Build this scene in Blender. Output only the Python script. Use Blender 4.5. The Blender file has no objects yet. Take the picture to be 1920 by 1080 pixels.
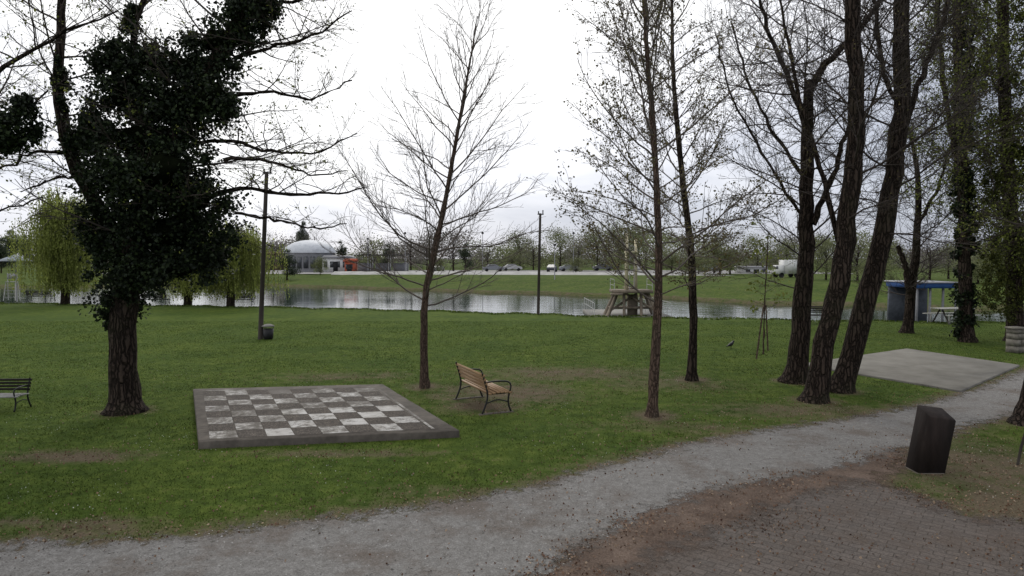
import bpy, math, random
import numpy as np
from mathutils import Vector, Matrix
R = np.random.default_rng(7)
random.seed(7)
scene = bpy.context.scene
COL = scene.collection

# ------------------------------------------------------------------ camera
F = 1250.0; CH = 3.2; PITCH = math.atan(55/F)
cam = bpy.data.cameras.new("camera"); camo = bpy.data.objects.new("camera", cam)
cam.sensor_width = 36; cam.lens = 36*F/1920; cam.clip_end = 6000; cam.clip_start = 0.1
camo.location = (0, 0, CH); camo.rotation_euler = (math.pi/2-PITCH, 0, 0)
COL.objects.link(camo); scene.camera = camo
scene.view_settings.view_transform = 'Standard'

# survey helpers: bearings measured on the photo -> positions in the place (metres)
def ray(px, py):
    u = (px-960)/F; v = -(py-540)/F
    return np.array([u, math.cos(PITCH)+v*math.sin(PITCH), -math.sin(PITCH)+v*math.cos(PITCH)])
def G(px, py, z=0.0):
    r = ray(px, py); t = (z-CH)/r[2]
    return np.array([r[0]*t, r[1]*t, z])
def W(px, py, d):
    r = ray(px, py); t = d/r[1]
    return np.array([r[0]*t, d, CH+r[2]*t])

# ------------------------------------------------------------------ mesh builder
class MB:
    def __init__(s): s.v=[]; s.f=[]; s.m=[]; s.n=0
    def add(s, v, f, m=0):
        v=np.asarray(v,float); f=np.asarray(f,int)
        s.v.append(v); s.f.append(f+s.n); s.m.append(np.full(len(f),m)); s.n+=len(v)
    def tubes(s, pts, rad, k=3, m=0):
        b,n,_=pts.shape
        t=np.empty_like(pts); t[:,1:-1]=pts[:,2:]-pts[:,:-2]; t[:,0]=pts[:,1]-pts[:,0]; t[:,-1]=pts[:,-1]-pts[:,-2]
        t/=(np.linalg.norm(t,axis=2,keepdims=True)+1e-9)
        a=t.mean(1); ref=np.where((np.abs(a[:,0])<0.6)[:,None],np.array([[1.,0,0]]),np.array([[0,0,1.]]))[:,None,:]
        u=np.cross(t,ref); u/=(np.linalg.norm(u,axis=2,keepdims=True)+1e-9); w=np.cross(t,u)
        an=np.arange(k)*2*math.pi/k
        v=pts[:,:,None,:]+(np.cos(an)[None,None,:,None]*u[:,:,None,:]+np.sin(an)[None,None,:,None]*w[:,:,None,:])*rad[:,:,None,None]
        B=np.arange(b)[:,None,None]*(n*k); i=np.arange(n-1)[None,:,None]*k; j=np.arange(k)[None,None,:]; j2=(j+1)%k
        f=np.stack([B+i+j,B+i+j2,B+i+k+j2,B+i+k+j],-1).reshape(-1,4)
        s.add(v.reshape(-1,3),f,m)
    def tube(s, pts, rad, k=5, m=0, cap=False):
        pts=np.asarray(pts,float); rad=np.asarray(rad,float); n=len(pts); base=s.n
        s.tubes(pts[None],rad[None],k,m)
        if cap:
            for e in (0,n-1):
                s.v.append(pts[e][None]); c=s.n; s.n+=1
                jj=np.arange(k); tri=np.stack([base+e*k+jj, base+e*k+(jj+1)%k, np.full(k,c)],1)
                s.f.append(tri); s.m.append(np.full(k,m))
    def box(s, c, size, rot=0.0, m=0, M=None, taper=1.0):
        x,y,z=[a/2 for a in size]
        v=[]
        for zz,tp in ((-z,1.0),(z,taper)):
            for xx,yy in ((-x,-y),(x,-y),(x,y),(-x,y)): v.append((xx*tp,yy*tp,zz))
        v=np.array(v)
        if M is not None: v=v@np.array(M).T
        cr,sr=math.cos(rot),math.sin(rot)
        v=np.stack([v[:,0]*cr-v[:,1]*sr, v[:,0]*sr+v[:,1]*cr, v[:,2]],1)+np.asarray(c,float)
        s.add(v,[[0,3,2,1],[4,5,6,7],[0,1,5,4],[1,2,6,5],[2,3,7,6],[3,0,4,7]],m)
    def lathe(s, prof, c=(0,0,0), k=16, m=0):
        prof=np.array(prof,float); an=np.arange(k)*2*math.pi/k
        v=np.stack([prof[:,0][:,None]*np.cos(an), prof[:,0][:,None]*np.sin(an), np.repeat(prof[:,1][:,None],k,1)],-1).reshape(-1,3)+np.asarray(c,float)
        n=len(prof); i=np.arange(n-1)[:,None]*k; j=np.arange(k)[None,:]; j2=(j+1)%k
        s.add(v,np.stack([i+j,i+j2,i+k+j2,i+k+j],-1).reshape(-1,4),m)
    def leaves(s, P, size, asp=1.0, m=0, down=0.0, rng=R):
        P=np.asarray(P,float); n=len(P)
        if n==0: return
        a=rng.normal(size=(n,3)); 
        if down: a=a*(1-down)+np.array([0,0,-1.])*down
        a/=np.linalg.norm(a,axis=1)[:,None]
        b=rng.normal(size=(n,3)); b=np.cross(a,b); b/=np.linalg.norm(b,axis=1)[:,None]
        sz=(size*rng.uniform(0.6,1.4,n))[:,None]
        a=a*sz*asp; b=b*sz*0.5
        v=np.stack([P-a*0.5,P+b,P+a*0.5,P-b],1).reshape(-1,3)
        s.add(v,np.arange(4*n).reshape(n,4),m)
    def build(s, name, mats, parent=None, base=(0,0,0), smooth=False, attr=None):
        me=bpy.data.meshes.new(name)
        v=np.concatenate(s.v)-np.asarray(base,float)
        me.vertices.add(len(v)); me.vertices.foreach_set("co",v.ravel())
        loops=np.concatenate([f.ravel() for f in s.f]); tot=np.concatenate([np.full(len(f),f.shape[1]) for f in s.f])
        st=np.concatenate([[0],np.cumsum(tot)[:-1]])
        me.loops.add(len(loops)); me.loops.foreach_set("vertex_index",loops.astype(np.int32))
        me.polygons.add(len(tot)); me.polygons.foreach_set("loop_start",st.astype(np.int32)); me.polygons.foreach_set("loop_total",tot.astype(np.int32))
        me.polygons.foreach_set("material_index",np.concatenate(s.m).astype(np.int32))
        if smooth: me.polygons.foreach_set("use_smooth",np.ones(len(tot),bool))
        me.update(calc_edges=True)
        if attr:
            for an,av in attr.items():
                A=me.attributes.new(an,'FLOAT','POINT'); A.data.foreach_set("value",np.asarray(av,np.float32))
        for mt in (mats if isinstance(mats,(list,tuple)) else [mats]): me.materials.append(mt)
        o=bpy.data.objects.new(name,me); COL.objects.link(o)
        if parent is not None: o.parent=parent
        else: o.location=base
        return o

def empty(name,label,cat,loc=(0,0,0),rot=0,group=None):
    e=bpy.data.objects.new(name,None); e.location=loc; e.rotation_euler=(0,0,rot); e.empty_display_size=0.3
    COL.objects.link(e); tag(e,label,cat,group); return e
def tag(o,label=None,cat=None,group=None,kind=None):
    if label:o["label"]=label
    if cat:o["category"]=cat
    if group:o["group"]=group
    if kind:o["kind"]=kind
    return o
def copy_thing(src,loc,rot=0,scale=1.0,label=None,group=None):
    n=src.copy(); n.location=loc; n.rotation_euler=(0,0,rot); n.scale=(scale,)*3 if not isinstance(scale,tuple) else scale
    COL.objects.link(n)
    if label:n["label"]=label
    if group:n["group"]=group
    for c in src.children:
        k=c.copy(); k.parent=n; COL.objects.link(k)
    return n

# ------------------------------------------------------------------ materials
def newmat(name):
    m=bpy.data.materials.new(name); m.use_nodes=True; nt=m.node_tree
    b=nt.nodes["Principled BSDF"]; b.inputs["Specular IOR Level"].default_value=0.25
    return m,nt,b
def N(nt,t,**kw):
    n=nt.nodes.new(t)
    for k,v in kw.items(): setattr(n,k,v)
    return n
def noise(nt,scale,detail=4,rough=0.6,vec=None,dist=0):
    n=N(nt,'ShaderNodeTexNoise'); n.inputs['Scale'].default_value=scale; n.inputs['Detail'].default_value=detail
    n.inputs['Roughness'].default_value=rough; n.inputs['Distortion'].default_value=dist
    if vec is not None: nt.links.new(vec,n.inputs['Vector'])
    return n.outputs['Fac']
def ramp(nt,fac,stops):
    r=N(nt,'ShaderNodeValToRGB'); e=r.color_ramp.elements
    while len(e)<len(stops): e.new(0.5)
    for i,(p,c) in enumerate(stops):
        e[i].position=p; e[i].color=(*c,1) if len(c)==3 else c
    nt.links.new(fac,r.inputs[0]); return r.outputs[0]
def mixc(nt,fac,a,b,mode='MIX'):
    m=N(nt,'ShaderNodeMix',data_type='RGBA',blend_type=mode)
    for s,v in ((0,fac),(6,a),(7,b)):
        if isinstance(v,(int,float)): m.inputs[s].default_value=v
        elif isinstance(v,tuple): m.inputs[s].default_value=(*v,1)
        else: nt.links.new(v,m.inputs[s])
    return m.outputs[2]
def math_(nt,op,a,b=0.0,clamp=False):
    m=N(nt,'ShaderNodeMath',operation=op); m.use_clamp=clamp
    for i,v in enumerate((a,b)):
        if isinstance(v,(int,float)): m.inputs[i].default_value=v
        else: nt.links.new(v,m.inputs[i])
    return m.outputs[0]
def bump(nt,b,h,st=0.4,dist=0.02):
    n=N(nt,'ShaderNodeBump'); n.inputs['Strength'].default_value=st; n.inputs['Distance'].default_value=dist
    nt.links.new(h,n.inputs['Height']); nt.links.new(n.outputs[0],b.inputs['Normal'])
def objvec(nt,sc=(1,1,1),which='Object'):
    t=N(nt,'ShaderNodeTexCoord'); m=N(nt,'ShaderNodeMapping'); m.inputs['Scale'].default_value=sc
    nt.links.new(t.outputs[which],m.inputs[0]); return m.outputs[0]
def simple(name,c1,c2=None,scale=5,rough=0.85,bs=0.3,metal=0,sc=(1,1,1),bd=0.01,spec=0.25):
    m,nt,b=newmat(name); v=objvec(nt,sc); c2=c2 or tuple(x*0.6 for x in c1)
    f=noise(nt,scale,5,0.65,v); nt.links.new(ramp(nt,f,[(0.3,c2),(0.7,c1)]),b.inputs['Base Color'])
    b.inputs['Roughness'].default_value=rough; b.inputs['Metallic'].default_value=metal
    b.inputs["Specular IOR Level"].default_value=spec
    if bs: bump(nt,b,noise(nt,scale*4,5,0.7,v),bs,bd)
    return m
def leafmat(name,c1,c2,c3,trans=0.25,spec=0.2,hz=1.1):
    m,nt,b=newmat(name); g=N(nt,'ShaderNodeNewGeometry')
    base=ramp(nt,g.outputs['Random Per Island'],[(0,c1),(0.55,c2),(1,c3)])
    f=noise(nt,hz,3,0.6,objvec(nt)); sh=ramp(nt,f,[(0.3,(0.5,0.5,0.5)),(0.7,(1.25,1.25,1.25))])
    c=mixc(nt,1.0,base,sh,'MULTIPLY'); nt.links.new(c,b.inputs['Base Color']); b.inputs['Roughness'].default_value=0.65
    b.inputs["Specular IOR Level"].default_value=spec
    if trans>0:
        tr=N(nt,'ShaderNodeBsdfTranslucent'); nt.links.new(c,tr.inputs[0]); mx=N(nt,'ShaderNodeMixShader'); mx.inputs[0].default_value=trans
        nt.links.new(b.outputs[0],mx.inputs[1]); nt.links.new(tr.outputs[0],mx.inputs[2])
        nt.links.new(mx.outputs[0],nt.nodes['Material Output'].inputs[0])
    return m
def barkmat(name,c1,c2,moss,sx=9,bd=0.05):
    m,nt,b=newmat(name); v=objvec(nt,(1,1,0.16)); v2=objvec(nt)
    vo=N(nt,'ShaderNodeTexVoronoi',feature='DISTANCE_TO_EDGE'); vo.inputs['Scale'].default_value=sx*1.6; 
    mx=N(nt,'ShaderNodeMix',data_type='VECTOR'); mx.inputs[0].default_value=0.08
    nz=N(nt,'ShaderNodeTexNoise'); nz.inputs['Scale'].default_value=6; nt.links.new(v2,nz.inputs['Vector'])
    nt.links.new(v,mx.inputs[4]); nt.links.new(nz.outputs['Color'],mx.inputs[5]); nt.links.new(mx.outputs[1],vo.inputs['Vector'])
    crack=ramp(nt,vo.outputs['Distance'],[(0.0,(0,0,0)),(0.22,(1,1,1))])
    f=noise(nt,sx,6,0.7,v); col=ramp(nt,f,[(0.3,c2),(0.7,c1)])
    col=mixc(nt,math_(nt,'SUBTRACT',1.0,math_(nt,'MULTIPLY',crack,0.75),True),col,tuple(x*0.3 for x in c2))
    g=noise(nt,1.3,4,0.6,v2); col=mixc(nt,math_(nt,'MULTIPLY',ramp(nt,g,[(0.5,(0,0,0)),(0.7,(1,1,1))]),0.45),col,moss)
    nt.links.new(col,b.inputs['Base Color']); b.inputs['Roughness'].default_value=0.95; b.inputs["Specular IOR Level"].default_value=0.1
    bump(nt,b,math_(nt,'ADD',crack,f),1.0,bd); return m

M_bark=barkmat("bark_grey_brown",(0.105,0.077,0.06),(0.048,0.036,0.029),(0.045,0.045,0.024))
M_bark2=barkmat("bark_brown_young",(0.21,0.145,0.108),(0.115,0.08,0.062),(0.10,0.088,0.06),16,0.015)
M_twig=simple("twig_bark",(0.075,0.06,0.052),(0.04,0.032,0.027),10,0.9,0)
M_twigl=simple("pale_twig_bark",(0.14,0.115,0.098),(0.08,0.066,0.056),10,0.9,0)
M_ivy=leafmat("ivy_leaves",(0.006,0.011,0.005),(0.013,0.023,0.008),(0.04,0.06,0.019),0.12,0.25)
M_ivyc=simple("ivy_core_painted_shade",(0.008,0.01,0.005),(0.003,0.004,0.002),6,1,0.5,spec=0.0)  # near-black filler colour: the ivy's inner shade is painted in
M_bud=leafmat("spring_buds",(0.08,0.07,0.03),(0.125,0.115,0.04),(0.16,0.12,0.06),0.3)
M_young=leafmat("young_leaves",(0.09,0.11,0.02),(0.15,0.18,0.035),(0.22,0.23,0.06),0.45)
M_willow=leafmat("willow_leaves",(0.15,0.18,0.045),(0.26,0.30,0.07),(0.38,0.42,0.12),0.5,hz=0.8)
M_olive=leafmat("olive_foliage",(0.03,0.038,0.01),(0.07,0.082,0.018),(0.14,0.15,0.035),0.35)
M_farg=leafmat("haze_tinted_foliage",(0.13,0.15,0.07),(0.19,0.21,0.10),(0.25,0.265,0.14),0.35,0.05,0.3)  # far foliage colours are lightened: aerial haze painted into the leaves
M_farb=leafmat("haze_tinted_bare_twigs",(0.17,0.152,0.14),(0.215,0.195,0.18),(0.255,0.235,0.22),0.2,0.05,0.3)  # haze is painted into these pale twig colours too
M_fard=leafmat("haze_tinted_dark_foliage",(0.035,0.048,0.034),(0.058,0.074,0.048),(0.085,0.105,0.06),0.15,0.05,0.3)  # greyed dark green, with distance haze put into the colour
M_conc=simple("concrete",(0.24,0.23,0.21),(0.15,0.145,0.13),3,0.9,0.3)
M_palec=simple("pale_stone_facing",(0.40,0.39,0.375),(0.22,0.22,0.20),0.8,0.9,0.2)
M_asph=simple("promenade_asphalt",(0.30,0.29,0.285),(0.18,0.175,0.17),0.25,0.9,0.1)
M_concd=simple("weathered_concrete",(0.14,0.122,0.102),(0.06,0.052,0.043),3.5,0.92,0.5)
M_pad=simple("concrete_pad",(0.20,0.19,0.165),(0.12,0.112,0.095),1.2,0.9,0.3)
M_beige=simple("brown_weathered_wood",(0.24,0.20,0.15),(0.12,0.098,0.075),3,0.9,0.2)
M_iron=simple("black_iron",(0.02,0.02,0.022),(0.012,0.012,0.012),20,0.5,0.1)
M_slat=simple("varnished_bench_wood",(0.36,0.23,0.12),(0.19,0.112,0.055),6,0.6,0.2,sc=(0.4,6,6))
M_dslat=simple("dark_bench_wood",(0.03,0.025,0.022),(0.018,0.015,0.013),6,0.7,0.2)
M_wslat=simple("worn_pale_bench_wood",(0.4,0.4,0.37),(0.22,0.21,0.19),6,0.7,0.2)
M_pole=simple("pole_wood",(0.05,0.042,0.035),(0.025,0.02,0.017),8,0.9,0.4,sc=(1,1,0.1))
M_post=simple("dark_post_wood",(0.03,0.021,0.018),(0.010,0.007,0.006),8,0.85,0.8,sc=(1,1,0.2))
M_white=simple("white_paint",(0.68,0.68,0.67),(0.52,0.52,0.50),3,0.6,0.05)
M_rail=simple("dull_pale_railing_paint",(0.36,0.36,0.35),(0.22,0.22,0.21),6,0.6,0.05)
M_grey=simple("grey_metal",(0.25,0.25,0.26),(0.15,0.15,0.16),6,0.5,0.05)
M_blue=simple("blue_roof_paint",(0.04,0.11,0.32),(0.03,0.08,0.24),4,0.6,0.05)
M_red=simple("orange_red_paint",(0.50,0.12,0.06),(0.35,0.08,0.04),4,0.6,0.05)
M_brick=simple("muted_terracotta_wall",(0.20,0.13,0.10),(0.13,0.085,0.065),4,0.9,0.1)
M_dark=simple("dark_interior",(0.02,0.02,0.022),(0.012,0.012,0.013),4,0.7,0)
M_wallb=simple("dark_blue_grey_wall",(0.09,0.10,0.12),(0.05,0.055,0.065),4,0.7,0.1)  # dark blue-grey for the pavilion's back wall
M_stone=simple("pale_stone",(0.26,0.24,0.20),(0.10,0.09,0.075),5,0.95,0.7)
M_feather=simple("black_feathers",(0.012,0.012,0.015),(0.008,0.008,0.01),20,0.5,0.1)
M_glass=simple("window_glass",(0.05,0.055,0.06),(0.02,0.025,0.03),3,0.12,0,spec=0.6)

# ------------------------------------------------------------------ outlines of the ground surfaces
def poly(l): return np.array([G(x,y)[:2] for x,y in l])
GRAVEL=poly([(-500,1075),(-200,1045),(0,1022),(160,1020),(300,1016),(480,992),(700,965),(900,935),(1000,915),(1150,872),(1300,832),(1450,806),(1600,785),(1750,757),(1850,725),(1930,692),(2150,650),
             (2250,690),(1930,768),(1800,802),(1700,838),(1580,872),(1450,902),(1300,925),(1200,965),(1100,1020),(1000,1080),(900,1200),(-500,1400)])
DIRT=poly([(850,1230),(1000,1075),(1090,1015),(1190,950),(1290,910),(1380,885),(1440,868),(1560,850),(1690,826),(1700,870),(1640,905),(1720,930),(1800,965),(1930,985),(2300,1010),(2300,1400),(850,1400)])
PAVE=poly([(1040,1160),(1150,1085),(1265,1035),(1400,975),(1520,925),(1620,898),(1720,935),(1800,968),(1930,988),(2350,1010),(2350,1500),(1000,1500)])
SLAB=np.array([G(372,828,.13),G(862,807,.13),G(718,720,.13),G(362,729,.13)])
PAD=np.array([G(1500,682,.05),G(1700,653,.05),G(1912,684,.05),G(1802,732,.05)])
def sdist(P,poly):
    n=len(poly); d=np.full(len(P),1e9); ins=np.zeros(len(P),bool)
    for i in range(n):
        a=poly[i]; b=poly[(i+1)%n]; ab=b-a; t=np.clip(((P-a)@ab)/(ab@ab+1e-12),0,1)
        q=a+t[:,None]*ab; d=np.minimum(d,np.hypot(*(P-q).T))
        c=((a[1]>P[:,1])!=(b[1]>P[:,1])); xi=(b[0]-a[0])*(P[:,1]-a[1])/((b[1]-a[1])+1e-12)+a[0]
        ins^=(c&(P[:,0]<xi))
    return np.where(ins,d,-d)

NX=[-300,-60,-37,-16,-5.7,4.1,14.5,25,60,300]; NY=[70,52,48,44,41,37.4,34.8,33,31,30]
FX=[-300,-64,-34.6,-9.8,7.5,15,19.8,27,34,60,300]; FY=[110,90,96,80,70,64,58,54,51,48,46]
def nearbank(x): return np.interp(x,NX,NY)+0.35*np.sin(x*1.1)+0.25*np.sin(x*2.7+1)
def farbank(x): return np.interp(x,FX,FY)+0.7*np.sin(x*.5)+0.5*np.sin(x*1.3+2)
def hgt(x,y):
    yn=nearbank(x); yf=farbank(x)
    s=lambda a:np.clip(a,0,1)**2*(3-2*np.clip(a,0,1))
    h=-1.5*s((y-yn)/2.2)
    h2=-1.5+1.1*s((y-(yf-2))/2.6)+1.0*s((y-yf)/22)
    return np.where(y>yf-2,np.maximum(h2,-1.5),h)
def axis(lo,hi,step,far,g=1.25):
    a=list(np.arange(lo,hi+1e-6,step)); s=step
    while a[-1]<far: s*=g; a.append(a[-1]+s)
    return a
pos=axis(0,24,0.25,3000,1.12); xs=np.array([-p for p in pos[:0:-1]]+pos)
ys=list(np.arange(-30,2,4))+list(np.arange(2,32,0.25))+list(np.arange(32,125,0.6)); s=0.6
while ys[-1]<4000: s*=1.2; ys.append(ys[-1]+s)
ys=np.array(ys)
X,Y=np.meshgrid(xs,ys); P2=np.stack([X.ravel(),Y.ravel()],1)
Z=hgt(P2[:,0],P2[:,1])
def blob(P,px,py,rx,ry,a): 
    c=G(px,py); return a*np.exp(-(((P[:,0]-c[0])/rx)**2+((P[:,1]-c[1])/ry)**2))
sdG=sdist(P2,GRAVEL); sdD=sdist(P2,DIRT)
TREEB=[(795,725),(1225,780),(1297,712),(1490,715),(1530,752),(1575,732),(235,770),(1925,790)]
dirt=np.exp(-np.abs(np.minimum(sdG,0))/0.5)*0.85
dirt=np.maximum(dirt,np.exp(-np.abs(np.minimum(sdD,0))/0.45)*0.85)
for b in ((950,735,2.3,1.6,.8),(905,762,1.0,.7,.95),(1060,700,3.2,1.5,.72),(640,705,2.6,.9,.6),(130,855,1.3,.40,.95),(180,985,.8,.3,.95),(20,975,.6,.2,.8),(1050,950,1.8,.6,.6),(1840,880,2.0,2.0,.8),(1900,950,1.2,1.0,1.0),(1780,820,1.4,1.4,.55),(1510,770,2.4,1.2,.65),(1250,720,2.2,1.3,.6),(620,850,2.2,.28,.7),(1300,800,2.5,.6,.55),(880,920,1.6,.4,.5)):
    dirt=np.maximum(dirt,blob(P2,*b))
for t in TREEB: dirt=np.maximum(dirt,blob(P2,t[0],t[1],.6,.6,.95))
yf_=farbank(P2[:,0])
dirt=np.maximum(dirt,np.where(P2[:,1]>yf_-3,0.24,0))
dirt=np.maximum(dirt,np.where(np.abs(P2[:,1]-yf_)<1.0,0.6,0))
mb=MB(); nx=len(xs); ny=len(ys)
i=np.arange(ny-1)[:,None]*nx; j=np.arange(nx-1)[None,:]
mb.add(np.column_stack([P2,Z]),np.stack([i+j,i+j+1,i+j+1+nx,i+j+nx],-1).reshape(-1,4))
m,nt,b=newmat("lawn_grass"); v=objvec(nt)
n1=noise(nt,0.35,4,0.6,v); n2=noise(nt,3.0,6,0.7,v); n3=noise(nt,30,4,0.7,v); n4=noise(nt,0.9,5,0.65,v)
ca=ramp(nt,n2,[(0.32,(0.032,0.052,0.012)),(0.5,(0.056,0.087,0.018)),(0.68,(0.090,0.122,0.028))])
cb=ramp(nt,n1,[(0.35,(0.8,0.85,0.8)),(0.65,(1.2,1.12,1.0))]); cg=mixc(nt,1.0,ca,cb,'MULTIPLY')
cg=mixc(nt,1.0,cg,ramp(nt,n3,[(0.3,(0.65,0.65,0.6)),(0.7,(1.3,1.3,1.25))]),'MULTIPLY')
at=N(nt,'ShaderNodeAttribute',attribute_name='dirt')
df=math_(nt,'ADD',at.outputs['Fac'],math_(nt,'MULTIPLY',math_(nt,'SUBTRACT',n2,0.5),1.6))
df=math_(nt,'ADD',df,math_(nt,'MULTIPLY',math_(nt,'SUBTRACT',n4,0.5),0.7))
df=math_(nt,'MULTIPLY',math_(nt,'SUBTRACT',df,0.26),1.8,True)
dc=ramp(nt,n3,[(0.3,(0.062,0.048,0.032)),(0.6,(0.128,0.103,0.068)),(0.75,(0.21,0.18,0.122))])
nt.links.new(mixc(nt,df,cg,dc),b.inputs['Base Color']); b.inputs['Roughness'].default_value=1.0; b.inputs['Specular IOR Level'].default_value=0.05
bump(nt,b,n3,0.6,0.02)
g=mb.build("ground",m,attr={'dirt':dirt},smooth=True); g["kind"]="structure"
DG=dirt.reshape(ny,nx)
def dirt_at(x,y):
    ix=np.clip(np.searchsorted(xs,x),0,nx-1); iy=np.clip(np.searchsorted(ys,y),0,ny-1); return DG[iy,ix]

def sheet(name,pl,z,step,mat,margin=0.3):
    lo=pl.min(0)-margin; hi=pl.max(0)+margin
    ax=np.arange(lo[0],hi[0]+step,step); ay=np.arange(max(lo[1],1.5),hi[1]+step,step)
    XX,YY=np.meshgrid(ax,ay); P=np.stack([XX.ravel(),YY.ravel()],1); sd=sdist(P,pl)
    k=len(ax); i=np.arange(len(ay)-1)[:,None]*k; j=np.arange(k-1)[None,:]
    f=np.stack([i+j,i+j+1,i+j+1+k,i+j+k],-1).reshape(-1,4); f=f[(sd[f]>-margin).any(1)]
    used=np.unique(f); mp=np.full(len(P),-1); mp[used]=np.arange(len(used))
    q=MB(); q.add(np.column_stack([P[used],np.full(len(used),z)]),mp[f])
    o=q.build(name,mat,attr={'edge':sd[used]}); o["kind"]="structure"; return o
def edgemat(name,colf,width=0.25,nsc=5,hard=8.0,bs=0.6):
    m,nt,b=newmat(name); v=objvec(nt); c,h=colf(nt,v); nt.links.new(c,b.inputs['Base Color']); b.inputs['Roughness'].default_value=0.95
    b.inputs['Specular IOR Level'].default_value=0.15
    bump(nt,b,h,bs,0.02)
    at=N(nt,'ShaderNodeAttribute',attribute_name='edge')
    a=math_(nt,'ADD',at.outputs['Fac'],math_(nt,'MULTIPLY',math_(nt,'SUBTRACT',noise(nt,nsc,8,0.8,v),0.5),width*5))
    a=math_(nt,'ADD',math_(nt,'MULTIPLY',a,hard),0.5,True)
    tr=N(nt,'ShaderNodeBsdfTransparent'); mx=N(nt,'ShaderNodeMixShader'); nt.links.new(a,mx.inputs[0]); nt.links.new(tr.outputs[0],mx.inputs[1]); nt.links.new(b.outputs[0],mx.inputs[2])
    nt.links.new(mx.outputs[0],nt.nodes['Material Output'].inputs[0]); return m
def gravelcol(nt,v):
    a=noise(nt,55,5,0.8,v); b_=noise(nt,0.8,6,0.7,v); d=noise(nt,9,5,0.7,v)
    c=ramp(nt,a,[(0.3,(0.10,0.094,0.087)),(0.5,(0.19,0.183,0.173)),(0.7,(0.32,0.312,0.30))])
    c=mixc(nt,1.0,c,ramp(nt,d,[(0.3,(0.7,0.69,0.67)),(0.65,(1.1,1.1,1.1))]),'MULTIPLY')
    f=ramp(nt,b_,[(0.48,(0,0,0)),(0.62,(1,1,1))])
    c=mixc(nt,math_(nt,'MULTIPLY',f,0.72),c,mixc(nt,1.0,(0.10,0.08,0.065),ramp(nt,a,[(0.3,(0.6,0.6,0.6)),(0.7,(1.6,1.6,1.6))]),'MULTIPLY')); return c,a
def dirtcol(nt,v):
    a=noise(nt,40,5,0.8,v); d=noise(nt,2.0,6,0.75,v)
    c=ramp(nt,a,[(0.3,(0.050,0.035,0.027)),(0.5,(0.108,0.078,0.060)),(0.72,(0.20,0.16,0.128))])
    c=mixc(nt,1.0,c,ramp(nt,d,[(0.35,(0.66,0.62,0.60)),(0.65,(1.3,1.3,1.3))]),'MULTIPLY'); return c,a
def pavecol(nt,v):
    mp=N(nt,'ShaderNodeMapping'); mp.inputs['Rotation'].default_value=(0,0,math.radians(38)); nt.links.new(v,mp.inputs[0])
    br=N(nt,'ShaderNodeTexBrick'); nt.links.new(mp.outputs[0],br.inputs['Vector']); br.inputs['Scale'].default_value=1.0
    br.inputs['Brick Width'].default_value=0.22; br.inputs['Row Height'].default_value=0.11; br.inputs['Mortar Size'].default_value=0.006
    br.inputs['Color1'].default_value=(0.118,0.102,0.092,1); br.inputs['Color2'].default_value=(0.096,0.084,0.076,1); br.inputs['Mortar'].default_value=(0.062,0.053,0.046,1)
    a=noise(nt,45,5,0.8,v); d=noise(nt,1.3,6,0.75,v)
    c=mixc(nt,1.0,br.outputs[0],ramp(nt,a,[(0.3,(0.55,0.55,0.55)),(0.7,(1.6,1.57,1.52))]),'MULTIPLY')
    c=mixc(nt,math_(nt,'MULTIPLY',ramp(nt,d,[(0.46,(0,0,0)),(0.66,(1,1,1))]),0.75),c,mixc(nt,1.0,(0.090,0.070,0.056),ramp(nt,a,[(0.3,(0.5,0.5,0.5)),(0.7,(1.6,1.6,1.6))]),'MULTIPLY')); return c,math_(nt,'ADD',math_(nt,'MULTIPLY',br.outputs[1],0.3),a)
sheet("dirt_strip",DIRT,0.004,0.14,edgemat("bare_soil",dirtcol,0.34,4,4))
sheet("gravel_path",GRAVEL,0.008,0.14,edgemat("gravel",gravelcol,0.42,3.2,3.5))
sheet("brick_pavement",PAVE,0.012,0.14,edgemat("clay_pavers",pavecol,0.40,2.4,2.5))

m,nt,b=newmat("river_water"); b.inputs['Base Color'].default_value=(0.025,0.04,0.03,1); b.inputs['Roughness'].default_value=0.05; b.inputs['IOR'].default_value=1.33; b.inputs['Specular IOR Level'].default_value=0.42
v=objvec(nt,(0.30,1,1)); nw=noise(nt,1.6,3,0.5,v); wind=noise(nt,0.05,2,0.5,objvec(nt,(0.4,1,1)))
hh_=math_(nt,'MULTIPLY',nw,ramp(nt,wind,[(0.40,(0.35,0.35,0.35)),(0.62,(1.1,1.1,1.1))])); bump(nt,b,hh_,0.35,0.06)
q=MB(); q.add([(-300,28,-0.72),(300,28,-0.72),(300,112,-0.72),(-300,112,-0.72)],[[0,1,2,3]])
o=q.build("river_water",m); o["kind"]="structure"

# ------------------------------------------------------------------ grass blades + litter
def scatter(n,dmin,dmax,pw=1.0):
    u=R.uniform(0,1,n); d=dmin+(dmax-dmin)*u**pw; x=R.uniform(-0.86,0.86,n)*d; return np.stack([x,d],1)
P=scatter(320000,5.5,34,1.35)
keep=np.ones(len(P),bool)
for pl,mg in ((GRAVEL,0.02),(DIRT,0.05),(PAVE,0.0)):
    sd=sdist(P,pl); keep&=(sd<mg-R.exponential(0.18,len(P))+0.14)
for pl in (SLAB[:,:2],PAD[:,:2]): keep&=sdist(P,pl)<-0.01
dd=dirt_at(P[:,0],P[:,1])
cl=(np.sin(P[:,0]*5.1+1.3*np.sin(P[:,1]*4.3))+np.sin(P[:,1]*6.3+1.7*np.sin(P[:,0]*3.7)))*0.25
keep&=(R.uniform(0,1,len(P))>(dd*1.3+cl*0.9*np.clip(dd*4,0.2,1))); keep&=P[:,1]<nearbank(P[:,0])
P=P[keep]; n=len(P)
patch=np.sin(P[:,0]*1.3+np.sin(P[:,1]*.9)*2)+np.sin(P[:,1]*1.7+np.sin(P[:,0]*1.1)*2)
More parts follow.
